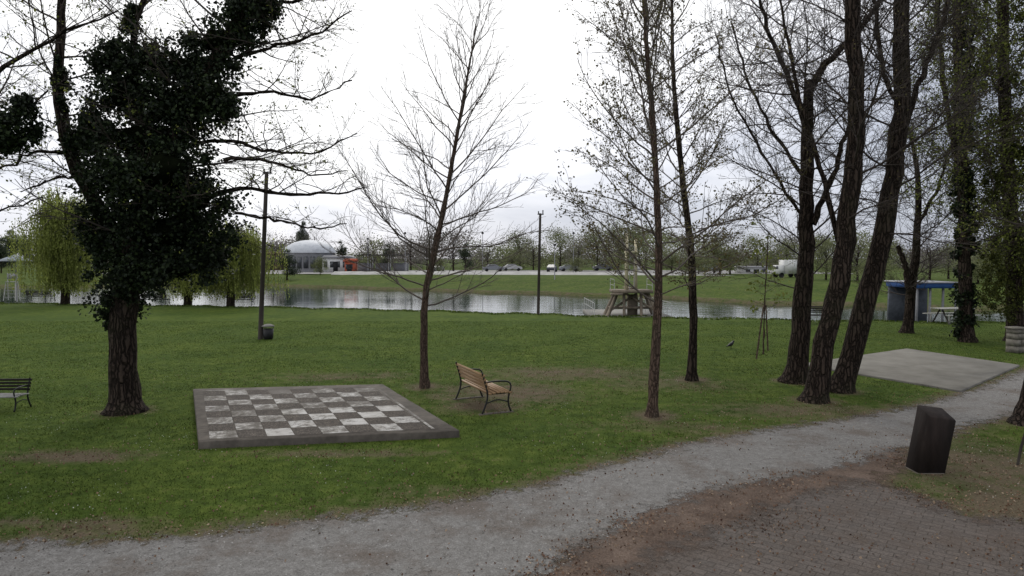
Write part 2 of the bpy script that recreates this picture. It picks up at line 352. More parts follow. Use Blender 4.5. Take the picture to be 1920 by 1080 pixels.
h=R.uniform(0.010,0.036,n)*(1+0.2*patch)*(1-0.4*dd[keep]); h=np.maximum(h,0.008); w=R.uniform(0.003,0.006,n)*(0.7+P[:,1]/14)
a=R.uniform(0,6.283,n); lean=R.normal(0,0.6,(n,2))*h[:,None]
base3=np.column_stack([P,np.zeros(n)]); dx=np.column_stack([np.cos(a)*w,np.sin(a)*w,np.zeros(n)])
tip=base3+np.column_stack([lean,h])
q=MB(); q.add(np.stack([base3-dx,base3+dx,tip],1).reshape(-1,3),np.arange(3*n).reshape(n,3))
M_blade=leafmat("grass_blades",(0.046,0.076,0.014),(0.082,0.124,0.024),(0.145,0.175,0.045),0.3,0.1,hz=0.6)
o=q.build("grass",M_blade); tag(o,"short green lawn grass blades with bare patches","grass",kind="stuff")
P=scatter(90000,5.5,26,1.2); dd=dirt_at(P[:,0],P[:,1]); s_=sdist(P,GRAVEL); s2=sdist(P,DIRT); s3=sdist(P,PAVE)
dd=np.where((s_>0)|(s2>0),0,dd)
wv=np.clip(0.5+0.35*np.sin(P[:,0]*2.3+np.sin(P[:,1]*3))+0.35*np.sin(P[:,1]*3.1+P[:,0]),0.05,1)
pr=0.03+dd*0.65; band=(s2>-.3)&(s3<.5)&(s_<.5); pr=np.where(band,0.95*wv,pr); pr=np.where((s_>.25),0.015+.35*wv*np.exp(-(s_-.25)/.3)*(s2>-1.2),pr); pr=np.where(s3>.5,0.30*wv*np.exp(-(s3-.5)/.8)+0.03,pr); pr=np.where((s3>0)&(P[:,0]>4.6),0.4*wv,pr)
keep=(R.uniform(0,1,len(P))<pr)
keep&=sdist(P,SLAB[:,:2])<-0.02
P=P[keep]; q=MB(); q.leaves(np.column_stack([P,R.uniform(0.016,0.026,len(P))]),0.023,1.2)
o=q.build("fallen_leaves",leafmat("dead_leaves",(0.10,0.052,0.032),(0.19,0.11,0.068),(0.33,0.25,0.17),0.05)); tag(o,"dry brown fallen leaves scattered on the lawn","leaves",kind="stuff")
P=scatter(5200,6,20,1.0); c1=sdist(P,GRAVEL); k=(np.sin(P[:,0]*1.9)+np.sin(P[:,1]*2.3+P[:,0])>0.5)&(c1<-0.3)&(sdist(P,DIRT)<-.2)&(sdist(P,SLAB[:,:2])<-.05)
P=P[k]; q=MB(); q.leaves(np.column_stack([P,R.uniform(0.035,0.045,len(P))]),0.013,1.0)
o=q.build("daisies",simple("daisy_petals",(0.6,0.6,0.52),(0.45,0.45,0.4),5,0.8,0)); tag(o,"tiny white daisies dotted through the lawn","flowers",kind="stuff")
P=scatter(16000,6,22,1.1); P=P[(sdist(P,GRAVEL)>-0.15)]
q=MB(); n=len(P); sz=R.uniform(0.005,0.014,n)[:,None]; C=np.column_stack([P,np.full(n,0.010)])
off=R.normal(0,0.25,(n,5,3))*sz[:,None]; bs_=np.array([[-1,-1,0],[1,-1,0],[1,1,0],[-1,1,0],[0,0,0.9]])*1.0
vv=(C[:,None]+bs_[None]*sz[:,None]*0.7+off*[1,1,0.3]).reshape(-1,3); ii=np.arange(n)[:,None]*5
q.add(vv,np.concatenate([ii+np.array([[0,1,4]]),ii+np.array([[1,2,4]]),ii+np.array([[2,3,4]]),ii+np.array([[3,0,4]])]))
o=q.build("gravel_stones",leafmat("pebble_stone",(0.08,0.075,0.07),(0.2,0.19,0.18),(0.38,0.37,0.35),0.0)); tag(o,"loose grey gravel stones on the path","gravel",kind="stuff")

# ------------------------------------------------------------------ trees
rng=np.random.default_rng(11)
SEG=(11,5,3,2)
def unit(a): return a/(np.linalg.norm(a,axis=-1,keepdims=True)+1e-9)
def grow(mb,P,D,L,r,lvl,o,tips):
    P=np.asarray(P,float); D=np.asarray(D,float); L=np.asarray(L,float); r=np.asarray(r,float)
    m=len(P); n=SEG[lvl]; st=(L/n)[:,None]; pts=np.empty((m,n+1,3)); ds=np.empty((m,n,3)); pts[:,0]=P; d=D.copy()
    for i in range(n):
        d=d+rng.normal(0,o['wig']*(1.2 if lvl else 1),(m,3)); d[:,2]+=o['up']*st[:,0]*(1 if lvl==0 else 1.8); d=unit(d); ds[:,i]=d; pts[:,i+1]=pts[:,i]+d*st
    t=np.linspace(0,1,n+1)[None]; re=np.maximum(r*0.25,o['rmin']*.8)[:,None]; rad=r[:,None]*(1-t)+re*t
    mb.tubes(pts,rad,(5,3,3,3)[lvl])
    if lvl>=1: tips.append(pts[:,-1]); tips.append(pts[:,n//2])
    if lvl>=o['max']: return
    nc=np.maximum(2,(L*o['dens'][lvl]*rng.uniform(0.8,1.2,m)).astype(int)); idx=np.repeat(np.arange(m),nc)
    kk=np.concatenate([np.arange(c)/c for c in nc])+rng.uniform(0,1,len(idx))/nc[idx]
    t0=0.1 if lvl else 0.15; t=np.clip(t0+(1-t0)*kk,0,.985); k=t*n; i=k.astype(int); f=(k-i)[:,None]
    q=pts[idx,i]*(1-f)+pts[idx,i+1]*f; dd=ds[idx,i]
    ax=unit(np.cross(dd,rng.normal(size=(len(idx),3)))); ang=np.radians(rng.uniform(o['ang'][0],o['ang'][1],len(idx)))[:,None]
    cd=dd*np.cos(ang)+ax*np.sin(ang); cd[:,2]=np.where(cd[:,2]<0,cd[:,2]*o.get('dn',0.35),cd[:,2]); cd=unit(cd)
    cl=L[idx]*o['ratio']*(1.1-0.7*t)*rng.uniform(0.5,1.3,len(idx))
    cr=np.maximum(o['rmin'],r[idx]*(1-0.7*t)*0.5); ok=cl>0.1
    if ok.any(): grow(mb,q[ok],cd[ok],cl[ok],cr[ok],lvl+1,o,tips)
DEF=dict(wig=0.10,up=0.10,rmin=0.0038,max=3,dens=(5,6,5),ang=(25,60),ratio=0.48,pr=0.0075)
def spath(pts,n=14):
    pts=np.array(pts,float); t=np.concatenate([[0],np.cumsum(np.linalg.norm(np.diff(pts,axis=0),axis=1))]); 
    tt=np.linspace(0,t[-1],n); c=np.stack([np.interp(tt,t,pts[:,k]) for k in range(3)],1)
    for _ in range(2): c[1:-1]=0.25*c[:-2]+0.5*c[1:-1]+0.25*c[2:]
    return c
def tree(label,stems,barkm,twigm=None,opt=None,leaf=None,clumps=None,cat="tree",name="tree",lsize=0.03,lmax=1500,lspread=0.05,csz=0.085,cden=1.0,cmat=None,core=False):
    o=dict(DEF); o.update(opt or {})
    s0=stems[0]; base=G(*s0['path'][0]); e=empty(name,label,cat,base)
    T=MB(); C=MB(); tips=[]
    for si,s in enumerate(stems):
        d=s.get('d',base[1])
        raw=[W(x,y,d) for k,(x,y) in enumerate(s['path'])]
        if si==0: raw[0]=base-np.array([0,0,0.05])
        n=s.get('seg',18); pts=spath(raw,n)
        pts[1:-1]+=rng.normal(0,s.get('jit',0.02),(n-2,3))
        rad=np.linspace(1,0,n)**0.85*(s['r0']-s['r1'])+s['r1']
        if si==0:
            low=np.array([pts[0]*(1-a)+pts[1]*a for a in (0,.12,.3,.6)]); pts=np.concatenate([low,pts[1:]]); rad=np.concatenate([[rad[0]]*4,rad[1:]]); n=len(pts)
            hh=pts[:,2]-base[2]; rad=rad*(1+0.55*np.exp(-np.maximum(hh,0)/0.16))
        rad=rad*rng.uniform(0.95,1.05,n)
        T.tube(pts,rad,12,0)
        if s.get('n',0):
            az=rng.uniform(0,6.28); A=[]
            for i in range(s['n']):
                tt=(i+rng.uniform(0,0.9))/s['n']; t=min(s.get('t0',0.3)+(1-s.get('t0',0.3))*tt,0.995)
                k=t*(n-1); a=int(k); f=k-a; q=pts[a]*(1-f)+pts[min(a+1,n-1)]*f; rr=rad[a]
                az+=2.4+rng.uniform(-0.5,0.5); el=math.radians(s.get('el0',10)*(1-tt)+s.get('el1',60)*tt+rng.uniform(-10,10))
                L=(s['L0']*(1-tt)+s['L1']*tt)*rng.uniform(0.6,1.2)
                A.append((q,(math.cos(az)*math.cos(el),math.sin(az)*math.cos(el),math.sin(el)),L,min(rr*0.5,0.006+L*o['pr'])))
            grow(C,[x[0] for x in A],[x[1] for x in A],[x[2] for x in A],[x[3] for x in A],0,o,tips)
    T.v=[vv_+rng.normal(0,0.006,vv_.shape) for vv_ in T.v]
    T.build("trunk",barkm,e,base,smooth=True)
    if C.n: C.build("crown",twigm or M_twig,e,base)
    if leaf is not None and tips:
        tp=np.concatenate(tips); tp=tp[rng.integers(0,len(tp),min(lmax,len(tp)))]; tp=np.repeat(tp,2,0); tp=tp+rng.normal(0,lspread,tp.shape)
        q=MB(); q.leaves(tp,lsize,1.3); q.build("leaves",leaf,e,base)
    if clumps:
        q=MB(); K=MB()
        for (px,py,rx,ry,dd) in clumps:
            d=base[1]+dd; c=W(px,py,d); sx=rx*d/F; sy=ry*d/F; sd_=min(sx,sy*1.2)*0.9+0.05
            ns=int(10+26*sx*sy); vv=rng.normal(size=(ns,3)); vv/=np.linalg.norm(vv,axis=1)[:,None]
            vv*=rng.uniform(0.35,1.22,ns)[:,None]**0.5; cc=c+vv*np.array([sx,sd_,sy])
            for k in cc:
                m_=int(rng.uniform(60,220)*cden); sp=rng.uniform(0.06,0.19)*min(1,0.3+sx)
                q.leaves(k+rng.normal(0,1,(m_,3))*np.array([sp,sp,sp*1.1]),csz,1.1,down=0.2)
            if core and rx>26:
                ns2=int(6+11*sx); v3=unit(rng.normal(size=(ns2,3)))
                for dvec in v3:
                    p0=c+dvec*np.array([sx,sd_,sy])*.85; L=rng.uniform(.2,.65); tt=np.linspace(0,1,30)[:,None]
                    pts=p0+dvec*L*tt+np.array([0,0,-.25])*(tt**2)*L*2+rng.normal(0,.04,(30,3)); q.leaves(pts,csz*.95,1.1,down=.2)
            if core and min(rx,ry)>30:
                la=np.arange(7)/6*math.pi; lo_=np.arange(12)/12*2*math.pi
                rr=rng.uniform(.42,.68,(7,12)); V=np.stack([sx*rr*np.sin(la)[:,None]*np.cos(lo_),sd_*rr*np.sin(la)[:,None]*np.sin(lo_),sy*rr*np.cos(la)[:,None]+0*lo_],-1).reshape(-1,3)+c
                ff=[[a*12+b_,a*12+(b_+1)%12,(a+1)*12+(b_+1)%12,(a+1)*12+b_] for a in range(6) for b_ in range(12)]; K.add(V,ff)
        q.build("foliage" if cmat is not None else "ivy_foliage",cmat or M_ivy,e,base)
        if K.n: K.build("ivy_dark_core",M_ivyc,e,base)  # added dark blobs, not real stems; they block sky between the leaves
    return e

DI=G(235,770)[1]
cl=[(236,560,22,34,0),(214,600,8,24,.05),(215,568,22,26,0),(252,505,78,38,0),(325,498,68,36,0),(295,440,122,48,0),(350,430,80,50,.6),(335,370,108,54,0),(250,340,98,56,0),(275,262,108,50,0),
 (335,205,86,56,0),(245,175,56,54,0),(215,115,38,36,0),(285,110,42,32,0),(360,130,76,42,0),(410,80,58,36,0),(455,45,42,30,0),(488,12,28,24,0),(470,-40,60,50,0),(150,285,26,32,0),(420,415,28,44,0),(176,235,32,34,0),(196,420,36,44,0),(398,180,48,40,-.4),(300,320,100,50,-.7),(185,470,16,24,0),(392,480,28,26,.3),(110,180,10,60,0),(245,40,10,30,0)]
LIM=dict(dens=(5.5,6,4),max=3)
tree("large tree smothered in dark ivy leaning over the lawn",[
 dict(path=[(235,772),(228,640),(236,520),(285,350),(350,215),(420,90),(500,-60)],r0=.29,r1=.10,n=24,t0=.45,L0=2.8,L1=2.6,el0=5,el1=55,seg=22),
 dict(path=[(225,470),(170,360),(125,290),(105,160),(112,60),(130,-80)],d=DI,r0=.16,r1=.05,n=18,t0=.4,L0=1.8,L1=2.2,el0=10,el1=50),
 dict(path=[(290,330),(262,200),(245,90),(262,20),(300,-60)],d=DI,r0=.10,r1=.04,n=14,t0=.5,L0=1.5,L1=1.5,el0=30,el1=50),
 dict(path=[(380,370),(455,352),(560,365),(640,362),(690,350)],d=DI+.3,r0=.05,r1=.008,n=18,t0=.2,L0=1.6,L1=.7,el0=10,el1=40),
 dict(path=[(360,270),(430,262),(520,290),(600,285),(670,250)],d=DI,r0=.04,r1=.006,n=20,t0=.2,L0=1.7,L1=.8,el0=10,el1=50),
 dict(path=[(420,300),(500,300),(590,330),(650,320)],d=DI-.5,r0=.035,r1=.006,n=16,t0=.2,L0=1.4,L1=.6,el0=0,el1=40),
 dict(path=[(440,110),(520,85),(590,70),(660,20)],d=DI,r0=.04,r1=.006,n=20,t0=.2,L0=1.8,L1=.8,el0=10,el1=60),
 dict(path=[(430,180),(500,170),(580,190),(660,150)],d=DI,r0=.035,r1=.006,n=18,t0=.2,L0=1.7,L1=.8,el0=0,el1=50),
 dict(path=[(440,400),(510,410),(590,430),(650,420)],d=DI+.6,r0=.03,r1=.006,n=12,t0=.2,L0=1.2,L1=.6,el0=0,el1=40),
 dict(path=[(480,20),(560,0),(640,-40)],d=DI,r0=.035,r1=.01,n=12,t0=.1,L0=1.8,L1=1.2,el0=-10,el1=50),
 dict(path=[(240,330),(180,340),(110,330),(40,360)],d=DI,r0=.035,r1=.006,n=12,t0=.2,L0=1.0,L1=.6,el0=0,el1=30),
 dict(path=[(130,290),(70,280),(0,320),(-60,330)],d=DI,r0=.035,r1=.006,n=14,t0=.2,L0=1.3,L1=.6,el0=0,el1=30)],
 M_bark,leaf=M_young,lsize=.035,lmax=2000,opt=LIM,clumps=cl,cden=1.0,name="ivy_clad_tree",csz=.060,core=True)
tree("bare spring tree with spreading twigs beside the lawn",[
 dict(path=[(-330,800),(-300,500),(-250,200),(-160,-60)],r0=.26,r1=.10,n=8,t0=.3,L0=4.0,L1=4,el0=10,el1=50),
 dict(path=[(-270,300),(-120,230),(0,130),(120,60),(220,20)],d=13,r0=.07,r1=.010,n=22,t0=.2,L0=2.0,L1=1.2,el0=-5,el1=50),
 dict(path=[(-280,420),(-120,330),(0,250),(90,170)],d=13,r0=.06,r1=.010,n=20,t0=.2,L0=1.8,L1=1.0,el0=-20,el1=40),
 dict(path=[(-280,460),(-120,420),(0,395),(80,370)],d=13,r0=.05,r1=.008,n=18,t0=.2,L0=1.5,L1=.9,el0=-20,el1=30)],
 M_bark,leaf=M_young,lsize=.04,lmax=1800,opt=LIM,clumps=[(25,245,32,28,-.5),(0,265,35,22,-.5),(55,205,18,20,-.5),(-40,240,50,40,-.5)],name="tree",csz=.055)
SL=dict(dens=(4.6,5.4,4.2),up=.17,ratio=.46,ang=(18,45),pr=.0056,dn=-0.3)
tree("young bare tree with a slim brown trunk beside the bench",[
 dict(path=[(797,727),(794,640),(795,560),(815,470),(835,380),(850,290),(868,190),(886,90),(895,30)],r0=.10,r1=.008,n=54,t0=.29,L0=3.4,L1=1.4,el0=14,el1=58,seg=30,jit=.006)],
 M_bark2,M_twigl,opt=SL,name="bare_tree")
tree("tall slim budding tree with reddish brown trunk on the lawn",[
 dict(path=[(1222,780),(1230,640),(1236,480),(1232,340),(1222,200),(1210,60),(1200,-120)],r0=.10,r1=.02,n=54,t0=.32,L0=2.9,L1=2.3,el0=16,el1=58,seg=26,jit=.006)],
 M_bark2,M_twigl,leaf=M_bud,lsize=.036,lmax=4500,opt=SL,name="budding_tree")
tree("slim leaning budding tree with dark trunk on the lawn",[
 dict(path=[(1297,713),(1301,600),(1298,490),(1285,380),(1272,260),(1262,140),(1258,-60)],r0=.12,r1=.02,n=46,t0=.30,L0=3.0,L1=2.2,el0=18,el1=58,seg=26,jit=.006)],
 M_bark,M_twigl,leaf=M_bud,lsize=.038,lmax=4500,opt=SL,name="budding_tree")
big=dict(dens=(6.0,6,4),ratio=.48,up=.14,wig=.11,pr=.0062)
tree("thick dark trunked bare tree with a broken top",[
 dict(path=[(1487,716),(1503,600),(1512,450),(1514,300),(1516,150)],r0=.26,r1=.11,n=22,t0=.4,L0=3.2,L1=2.8,el0=20,el1=55),
 dict(path=[(1514,180),(1545,120),(1580,90),(1640,20),(1680,-60)],d=17.3,r0=.10,r1=.04,n=16,t0=.2,L0=2.3,L1=1.8,el0=20,el1=60),
 dict(path=[(1512,240),(1480,150),(1440,60),(1410,-60)],d=17.3,r0=.07,r1=.025,n=20,t0=.2,L0=2.6,L1=2.0,el0=10,el1=60),
 dict(path=[(1505,330),(1450,250),(1400,150),(1370,40)],d=17.6,r0=.05,r1=.012,n=20,t0=.2,L0=2.2,L1=1.5,el0=10,el1=60),
 dict(path=[(1525,420),(1560,330),(1590,240),(1620,160)],d=17.0,r0=.08,r1=.03,n=10,t0=.2,L0=1.6,L1=1,el0=20,el1=60)],
 M_bark,opt=big,name="bare_tree")
tree("thick rough barked tree beside the concrete pad",[
 dict(path=[(1527,752),(1552,620),(1585,460),(1600,320),(1608,160),(1595,0),(1590,-150)],r0=.235,r1=.13,n=24,t0=.45,L0=3.2,L1=3,el0=20,el1=55,seg=24),
 dict(path=[(1578,470),(1540,330),(1500,180),(1470,40),(1440,-80)],d=15.3,r0=.065,r1=.018,n=22,t0=.25,L0=2.2,L1=1.8,el0=10,el1=60),
 dict(path=[(1500,400),(1430,290),(1370,180),(1340,60)],d=15.8,r0=.035,r1=.008,n=20,t0=.1,L0=1.8,L1=1.2,el0=10,el1=60)],
 M_bark,opt=big,leaf=M_bud,lsize=.03,lmax=900,name="bare_tree")
tree("thick leaning bare tree at the edge of the path",[
 dict(path=[(1574,733),(1610,620),(1650,470),(1680,320),(1692,180),(1690,0),(1700,-150)],r0=.25,r1=.14,n=26,t0=.42,L0=3.2,L1=3,el0=15,el1=55,seg=24),
 dict(path=[(1685,280),(1715,180),(1760,60),(1800,-60)],d=16,r0=.08,r1=.03,n=18,t0=.2,L0=2.2,L1=1.7,el0=10,el1=60),
 dict(path=[(1690,220),(1650,120),(1640,0),(1620,-80)],d=16,r0=.06,r1=.025,n=16,t0=.2,L0=2.2,L1=1.7,el0=10,el1=60)],
 M_bark,opt=big,leaf=M_bud,lsize=.03,lmax=900,name="bare_tree")
tree("forked bare tree on the grass near the river bank",[
 dict(path=[(1700,624),(1708,540),(1722,440),(1722,330),(1705,240)],r0=.22,r1=.05,n=26,t0=.3,L0=3.4,L1=2.6,el0=10,el1=55),
 dict(path=[(1708,560),(1698,500),(1684,462)],d=28.5,r0=.14,r1=.09,n=0),
 dict(path=[(1722,420),(1760,350),(1790,250)],d=28.5,r0=.08,r1=.02,n=16,t0=.2,L0=2.4,L1=1.6,el0=20,el1=60)],
 M_bark,opt=dict(big,max=2,rmin=.0075),name="bare_tree")
tree("tall ivy covered trunk with young leaves near the river",[
 dict(path=[(1815,641),(1808,540),(1806,400),(1800,240),(1795,80),(1790,-100)],r0=.24,r1=.12,n=30,t0=.35,L0=3.2,L1=3,el0=10,el1=50),
 dict(path=[(1800,330),(1775,200),(1760,60),(1750,-60)],d=25.5,r0=.10,r1=.05,n=16,t0=.2,L0=2.6,L1=2.0,el0=10,el1=60)],
 M_bark,opt=dict(big,max=2,rmin=.0065),leaf=M_young,lsize=.06,lmax=6500,lspread=.12,clumps=[(1808,y,15,42,0) for y in range(40,640,55)],csz=.09,cden=.9,name="ivy_clad_tree")
tree("leafy overhanging tree with drooping olive green foliage",[
 dict(path=[(1905,640),(1900,500),(1890,300),(1880,100),(1880,-100)],r0=.30,r1=.15,n=30,t0=.3,L0=3.8,L1=3.6,el0=-5,el1=40)],
 M_bark,opt=dict(big,max=2,rmin=.0065,dn=1.0),leaf=M_young,lsize=.06,lmax=14000,lspread=.2,clumps=[(1885,560,36,40,0),(1890,480,40,55,0),(1880,400,45,55,0),(1895,320,45,55,0),(1870,250,50,50,0),(1885,180,55,50,0),(1900,110,60,55,0),(1880,30,60,50,0),(1860,520,20,60,-1),(1850,360,18,60,-1),(1930,400,50,200,0)],cmat=M_olive,csz=.065,cden=.65,name="leafy_tree")
tree("dark tree trunk at the edge of the gravel path",[
 dict(path=[(1930,795),(1950,700),(1990,560),(2025,300),(2045,0)],r0=.23,r1=.14,n=6,t0=.5,L0=2,L1=2,el0=20,el1=50)],M_bark,opt=dict(big,max=2),name="bare_tree")
e=tree("young sapling with fresh yellow green leaves on lawn",[
 dict(path=[(1431,664),(1433,580),(1436,520),(1440,440)],r0=.020,r1=.008,n=26,t0=.42,L0=1.0,L1=.6,el0=20,el1=60,jit=.006)],
 M_bark2,M_twigl,leaf=M_young,lsize=.075,lmax=1600,lspread=.06,opt=dict(dens=(5,4,3),max=1),name="sapling")
for a,b_ in (((1418,673),(1432,572)),((1440,658),(1436,572))):
    p=G(*a); tp=W(b_[0],b_[1],p[1]+(0.2 if a[0]<1430 else -0.1)); q=MB(); q.tube([p-[0,0,.03],(p+tp)/2,tp],[.028,.026,.024],8,cap=True)
    o=q.build("support_stake",M_bark2,None,p); tag(o,"thin wooden stake propping up the sapling","stake","sapling support stakes")

def willow(label,px,base_py,w,top,bot,seed,num=420):
    r=np.random.default_rng(seed); b0=G(px,base_py); d=b0[1]; e=empty("weeping_willow",label,"tree",b0)
    rx=w/2*d/F; zt=W(px,top,d)[2]; zb=W(px,bot,d)[2]
    T=MB(); T.tube(spath([b0-[0,0,.1],b0+[.1,0,1.5],b0+[0,.1,zt*.55]],8),np.linspace(.3,.16,8),8)
    C=MB(); S=MB(); limbs=[]
    for i in range(22):
        a=r.uniform(0,6.28); k=r.uniform(.3,1.0)**.7; hz=zt*(1.08-.42*k)*r.uniform(.8,1.02); q=np.array([math.cos(a)*rx*k,math.sin(a)*rx*k*.8,hz]); 
        pp=spath([b0+[0,0,zt*.40],b0+[q[0]*.35,q[1]*.35,zt*.35+hz*.55],b0+q*[.75,.75,1.02],b0+q*[1.0,1.0,.93]],12); C.tube(pp,np.linspace(.08,.02,12),4); limbs.append(pp)
    P=[]
    for i in range(num):
        l=limbs[r.integers(0,22)]; k=r.uniform(3,10.99); j=int(k); s0=l[j]*(1-k+j)+l[j+1]*(k-j)+r.normal(0,.28,3)
        z0=s0[2]; ln=r.uniform(.35,1.0)**.7*(z0-zb); z1=max(z0-ln,zb+r.uniform(0,.9))
        if z0-z1<.4: continue
        nn=max(4,int((z0-z1)/.11)); zz=np.linspace(z0,z1,nn); sw=np.cumsum(r.normal(0,.018,(nn,2)),0)+r.normal(0,.10,2)*np.linspace(0,1,nn)[:,None]
        pts=np.column_stack([s0[0]+sw[:,0],s0[1]+sw[:,1],zz]); P.append(pts)
        if i%3==0: C.tube(pts[::4],np.full(len(pts[::4]),.005),3)
    P=np.concatenate(P); S.leaves(P+r.normal(0,.03,P.shape),.070,2.2,down=.75,rng=r)
    T.build("trunk",M_bark,e,b0,smooth=True); C.build("crown",M_twig,e,b0); S.build("foliage",M_willow,e,b0)
willow("weeping willow with pale green hanging strands by river",122,571,185,315,560,3,1100)
willow("broad weeping willow drooping over the river bank",432,575,195,390,566,4,1100)
willow("small weeping willow at the water's edge",352,572,130,430,564,5,420)

# ------------------------------------------------------------------ benches
def bench(label,loc,rot,mslat,mseat,mback,group=None,L=1.75):
    e=empty("park_bench",label,"bench",loc,rot,group)
    S=MB()
    for i,y in enumerate((-.03,.06,.15,.24,.33,.42)): S.box((0,y,.44-.008*abs(i-2.5)),(L,.062,.03))
    S.build("seat",mseat,e)
    B=MB()
    for z,y in ((.55,-.08),(.635,-.11),(.72,-.14),(.805,-.168)):
        a=math.radians(18); B.box((0,y,z),(L,.028,.058),M=[[1,0,0],[0,math.cos(a),math.sin(a)],[0,-math.sin(a),math.cos(a)]])
    B.build("backrest",mback,e)
    for sx in (-1,1):
        q=MB(); x=sx*(L/2-.06)
        q.tube(spath([(x,-.19,.86),(x,-.14,.70),(x,-.07,.45),(x,-.07,.30),(x,-.16,.08),(x,-.20,.0)],12),[.02]*12,6,cap=True)
        q.tube(spath([(x,.42,.42),(x,.38,.28),(x,.40,.12),(x,.46,.0)],8),[.02]*8,6,cap=True)
        q.tube(spath([(x,-.08,.415),(x,.2,.405),(x,.43,.415)],6),[.016]*6,6,cap=True)
        q.tube(spath([(x,-.12,.66),(x,.10,.67),(x,.36,.66),(x,.46,.62),(x,.47,.54),(x,.42,.42)],12),[.018]*12,6,cap=True)
        q.tube(spath([(x,-.10,.22),(x,.15,.30),(x,.39,.22)],8),[.013]*8,6,cap=True)
        q.build("leg",M_iron,e,smooth=True)
    return e
c=(G(856,750)+G(903,776)+G(938,771)+G(883,749))/4
bmain=bench("brown slatted park bench with black iron armrests",(c[0],c[1],0),math.radians(-66),M_slat,M_slat,M_slat)
for sx in (-1,1):
    q=MB(); q.box((sx*(1.75/2-.06),.13,.006),(.09,.80,.022),taper=.92); q.build("footing",M_concd,bmain)
p=G(-8,766); e=bench("low park bench with dark backrest and worn pale seat",(p[0],p[1],0),math.pi+.03,M_dslat,M_wslat,M_dslat); e.scale=(.78,.78,.74)
bs=None
for (px,py,rot) in ((450,573,.1),(290,573,0),(75,566,.1),(1534,606,3.1)):
    p=G(px,py)
    if bs is None: bs=bench("dark park bench facing the river",(p[0],p[1],0),rot,M_dslat,M_dslat,M_dslat,"dark benches by the river"); 
    else: copy_thing(bs,(p[0],p[1],0),rot)
p=G(1785,606); e=empty("picnic_table","pale topped picnic table on grass near the river","table",(p[0],p[1],0),.2)
q=MB(); [q.box((0,-.3+.15*i,.74),(1.9,.135,.04)) for i in range(5)]; q.build("table_top",M_wslat,e)
for sx in (-.7,.7):
    q=MB(); q.tube([(sx,-.55,0),(sx,-.1,.72)],[.04,.04],6,cap=True); q.tube([(sx+.09,.55,0),(sx+.09,.1,.72)],[.04,.04],6,cap=True); q.build("leg",M_dslat,e)
for sy in (-.7,.7):
    q=MB(); q.box((0,sy,.44),(1.9,.25,.04)); q.box((-.7,sy*.8,.2),(.06,.06,.42)); q.box((.7,sy*.8,.2),(.06,.06,.42)); q.build("seat",M_wslat,e)

# ------------------------------------------------------------------ chess slab
cen=SLAB.mean(0); base=np.array([cen[0],cen[1],0])
e=empty("chess_board_slab","raised concrete giant chess board with worn white squares","chess board",base)
def slabmesh(top,drop=.015):
    q=MB(); ring=[]
    for k in range(4):
        a,b_=top[k],top[(k+1)%4]
        for t in np.arange(0,1,1/24): ring.append(a*(1-t)+b_*t)
    ring=np.array(ring); n=len(ring); c=top.mean(0); ch=R.uniform(0.991,0.9975,n)[:,None]
    chips=R.uniform(0,1,n)<.08; ch[chips]-=.006
    ins=c+(ring-c)*ch; ins[:,2]=top[0,2]; mid=c+(ring-c)*R.uniform(.997,1.001,n)[:,None]; mid[:,2]=top[0,2]-R.uniform(.6,1.5,n)*drop; lo_=ring.copy(); lo_[:,2]=-.05
    f=[[k,(k+1)%n,n+(k+1)%n,n+k] for k in range(n)]+[[n+k,n+(k+1)%n,2*n+(k+1)%n,2*n+k] for k in range(n)]
    q.add(np.concatenate([lo_,mid,ins]),f)
    q.v.append(np.zeros((0,3))); q.f.append(np.arange(2*n,3*n)[None]); q.m.append(np.zeros(1,int)); return q
slabmesh(SLAB).build("slab",M_concd,e,base)
def wornwhite(name,shift):
    m,nt,b=newmat(name); v=objvec(nt); f=noise(nt,7,9,0.85,v); f2=noise(nt,0.9,3,0.5,v); f3=noise(nt,2.5,4,0.6,v)
    k=math_(nt,'ADD',f,math_(nt,'MULTIPLY',math_(nt,'SUBTRACT',f2,0.5),0.6))
    sp=N(nt,'ShaderNodeSeparateXYZ'); nt.links.new(v,sp.inputs[0]); k=math_(nt,'ADD',math_(nt,'ADD',k,shift),math_(nt,'MULTIPLY',sp.outputs[1],-0.028))
    c=ramp(nt,k,[(0.42,(0.125,0.112,0.098)),(0.51,(0.22,0.21,0.19)),(0.60,(0.50,0.49,0.47))])
    c=mixc(nt,1.0,c,ramp(nt,f3,[(0.3,(0.6,0.57,0.53)),(0.65,(1.0,1.0,1.0))]),'MULTIPLY')
    nt.links.new(c,b.inputs['Base Color']); b.inputs['Roughness'].default_value=.85; bump(nt,b,f,.3,.01); return m
M_ww=wornwhite("worn_white_paint",0.01); M_wl=wornwhite("faded_line_paint",-0.04)
def darksq():
    m,nt,b=newmat("pebbled_brown_squares"); v=objvec(nt); vo=N(nt,'ShaderNodeTexVoronoi'); vo.inputs['Scale'].default_value=30; nt.links.new(v,vo.inputs['Vector'])
    f=noise(nt,4,6,0.75,v); c=ramp(nt,f,[(0.3,(0.06,0.05,0.041)),(0.6,(0.112,0.096,0.08)),(0.75,(0.19,0.17,0.148))])
    c=mixc(nt,1.0,c,ramp(nt,vo.outputs['Distance'],[(0.1,(1.45,1.4,1.35)),(0.6,(0.5,0.5,0.5))]),'MULTIPLY'); nt.links.new(c,b.inputs['Base Color']); b.inputs['Roughness'].default_value=.92; bump(nt,b,vo.outputs['Distance'],.6,-.012); return m
M_bk=darksq()
BD=np.array([G(393,823,.133),G(806,804,.133),G(700,726,.133),G(380,734,.133)])
q=MB()
def bil(u,v): return (BD[0]*(1-u)+BD[1]*u)*(1-v)+(BD[3]*(1-u)+BD[2]*u)*v
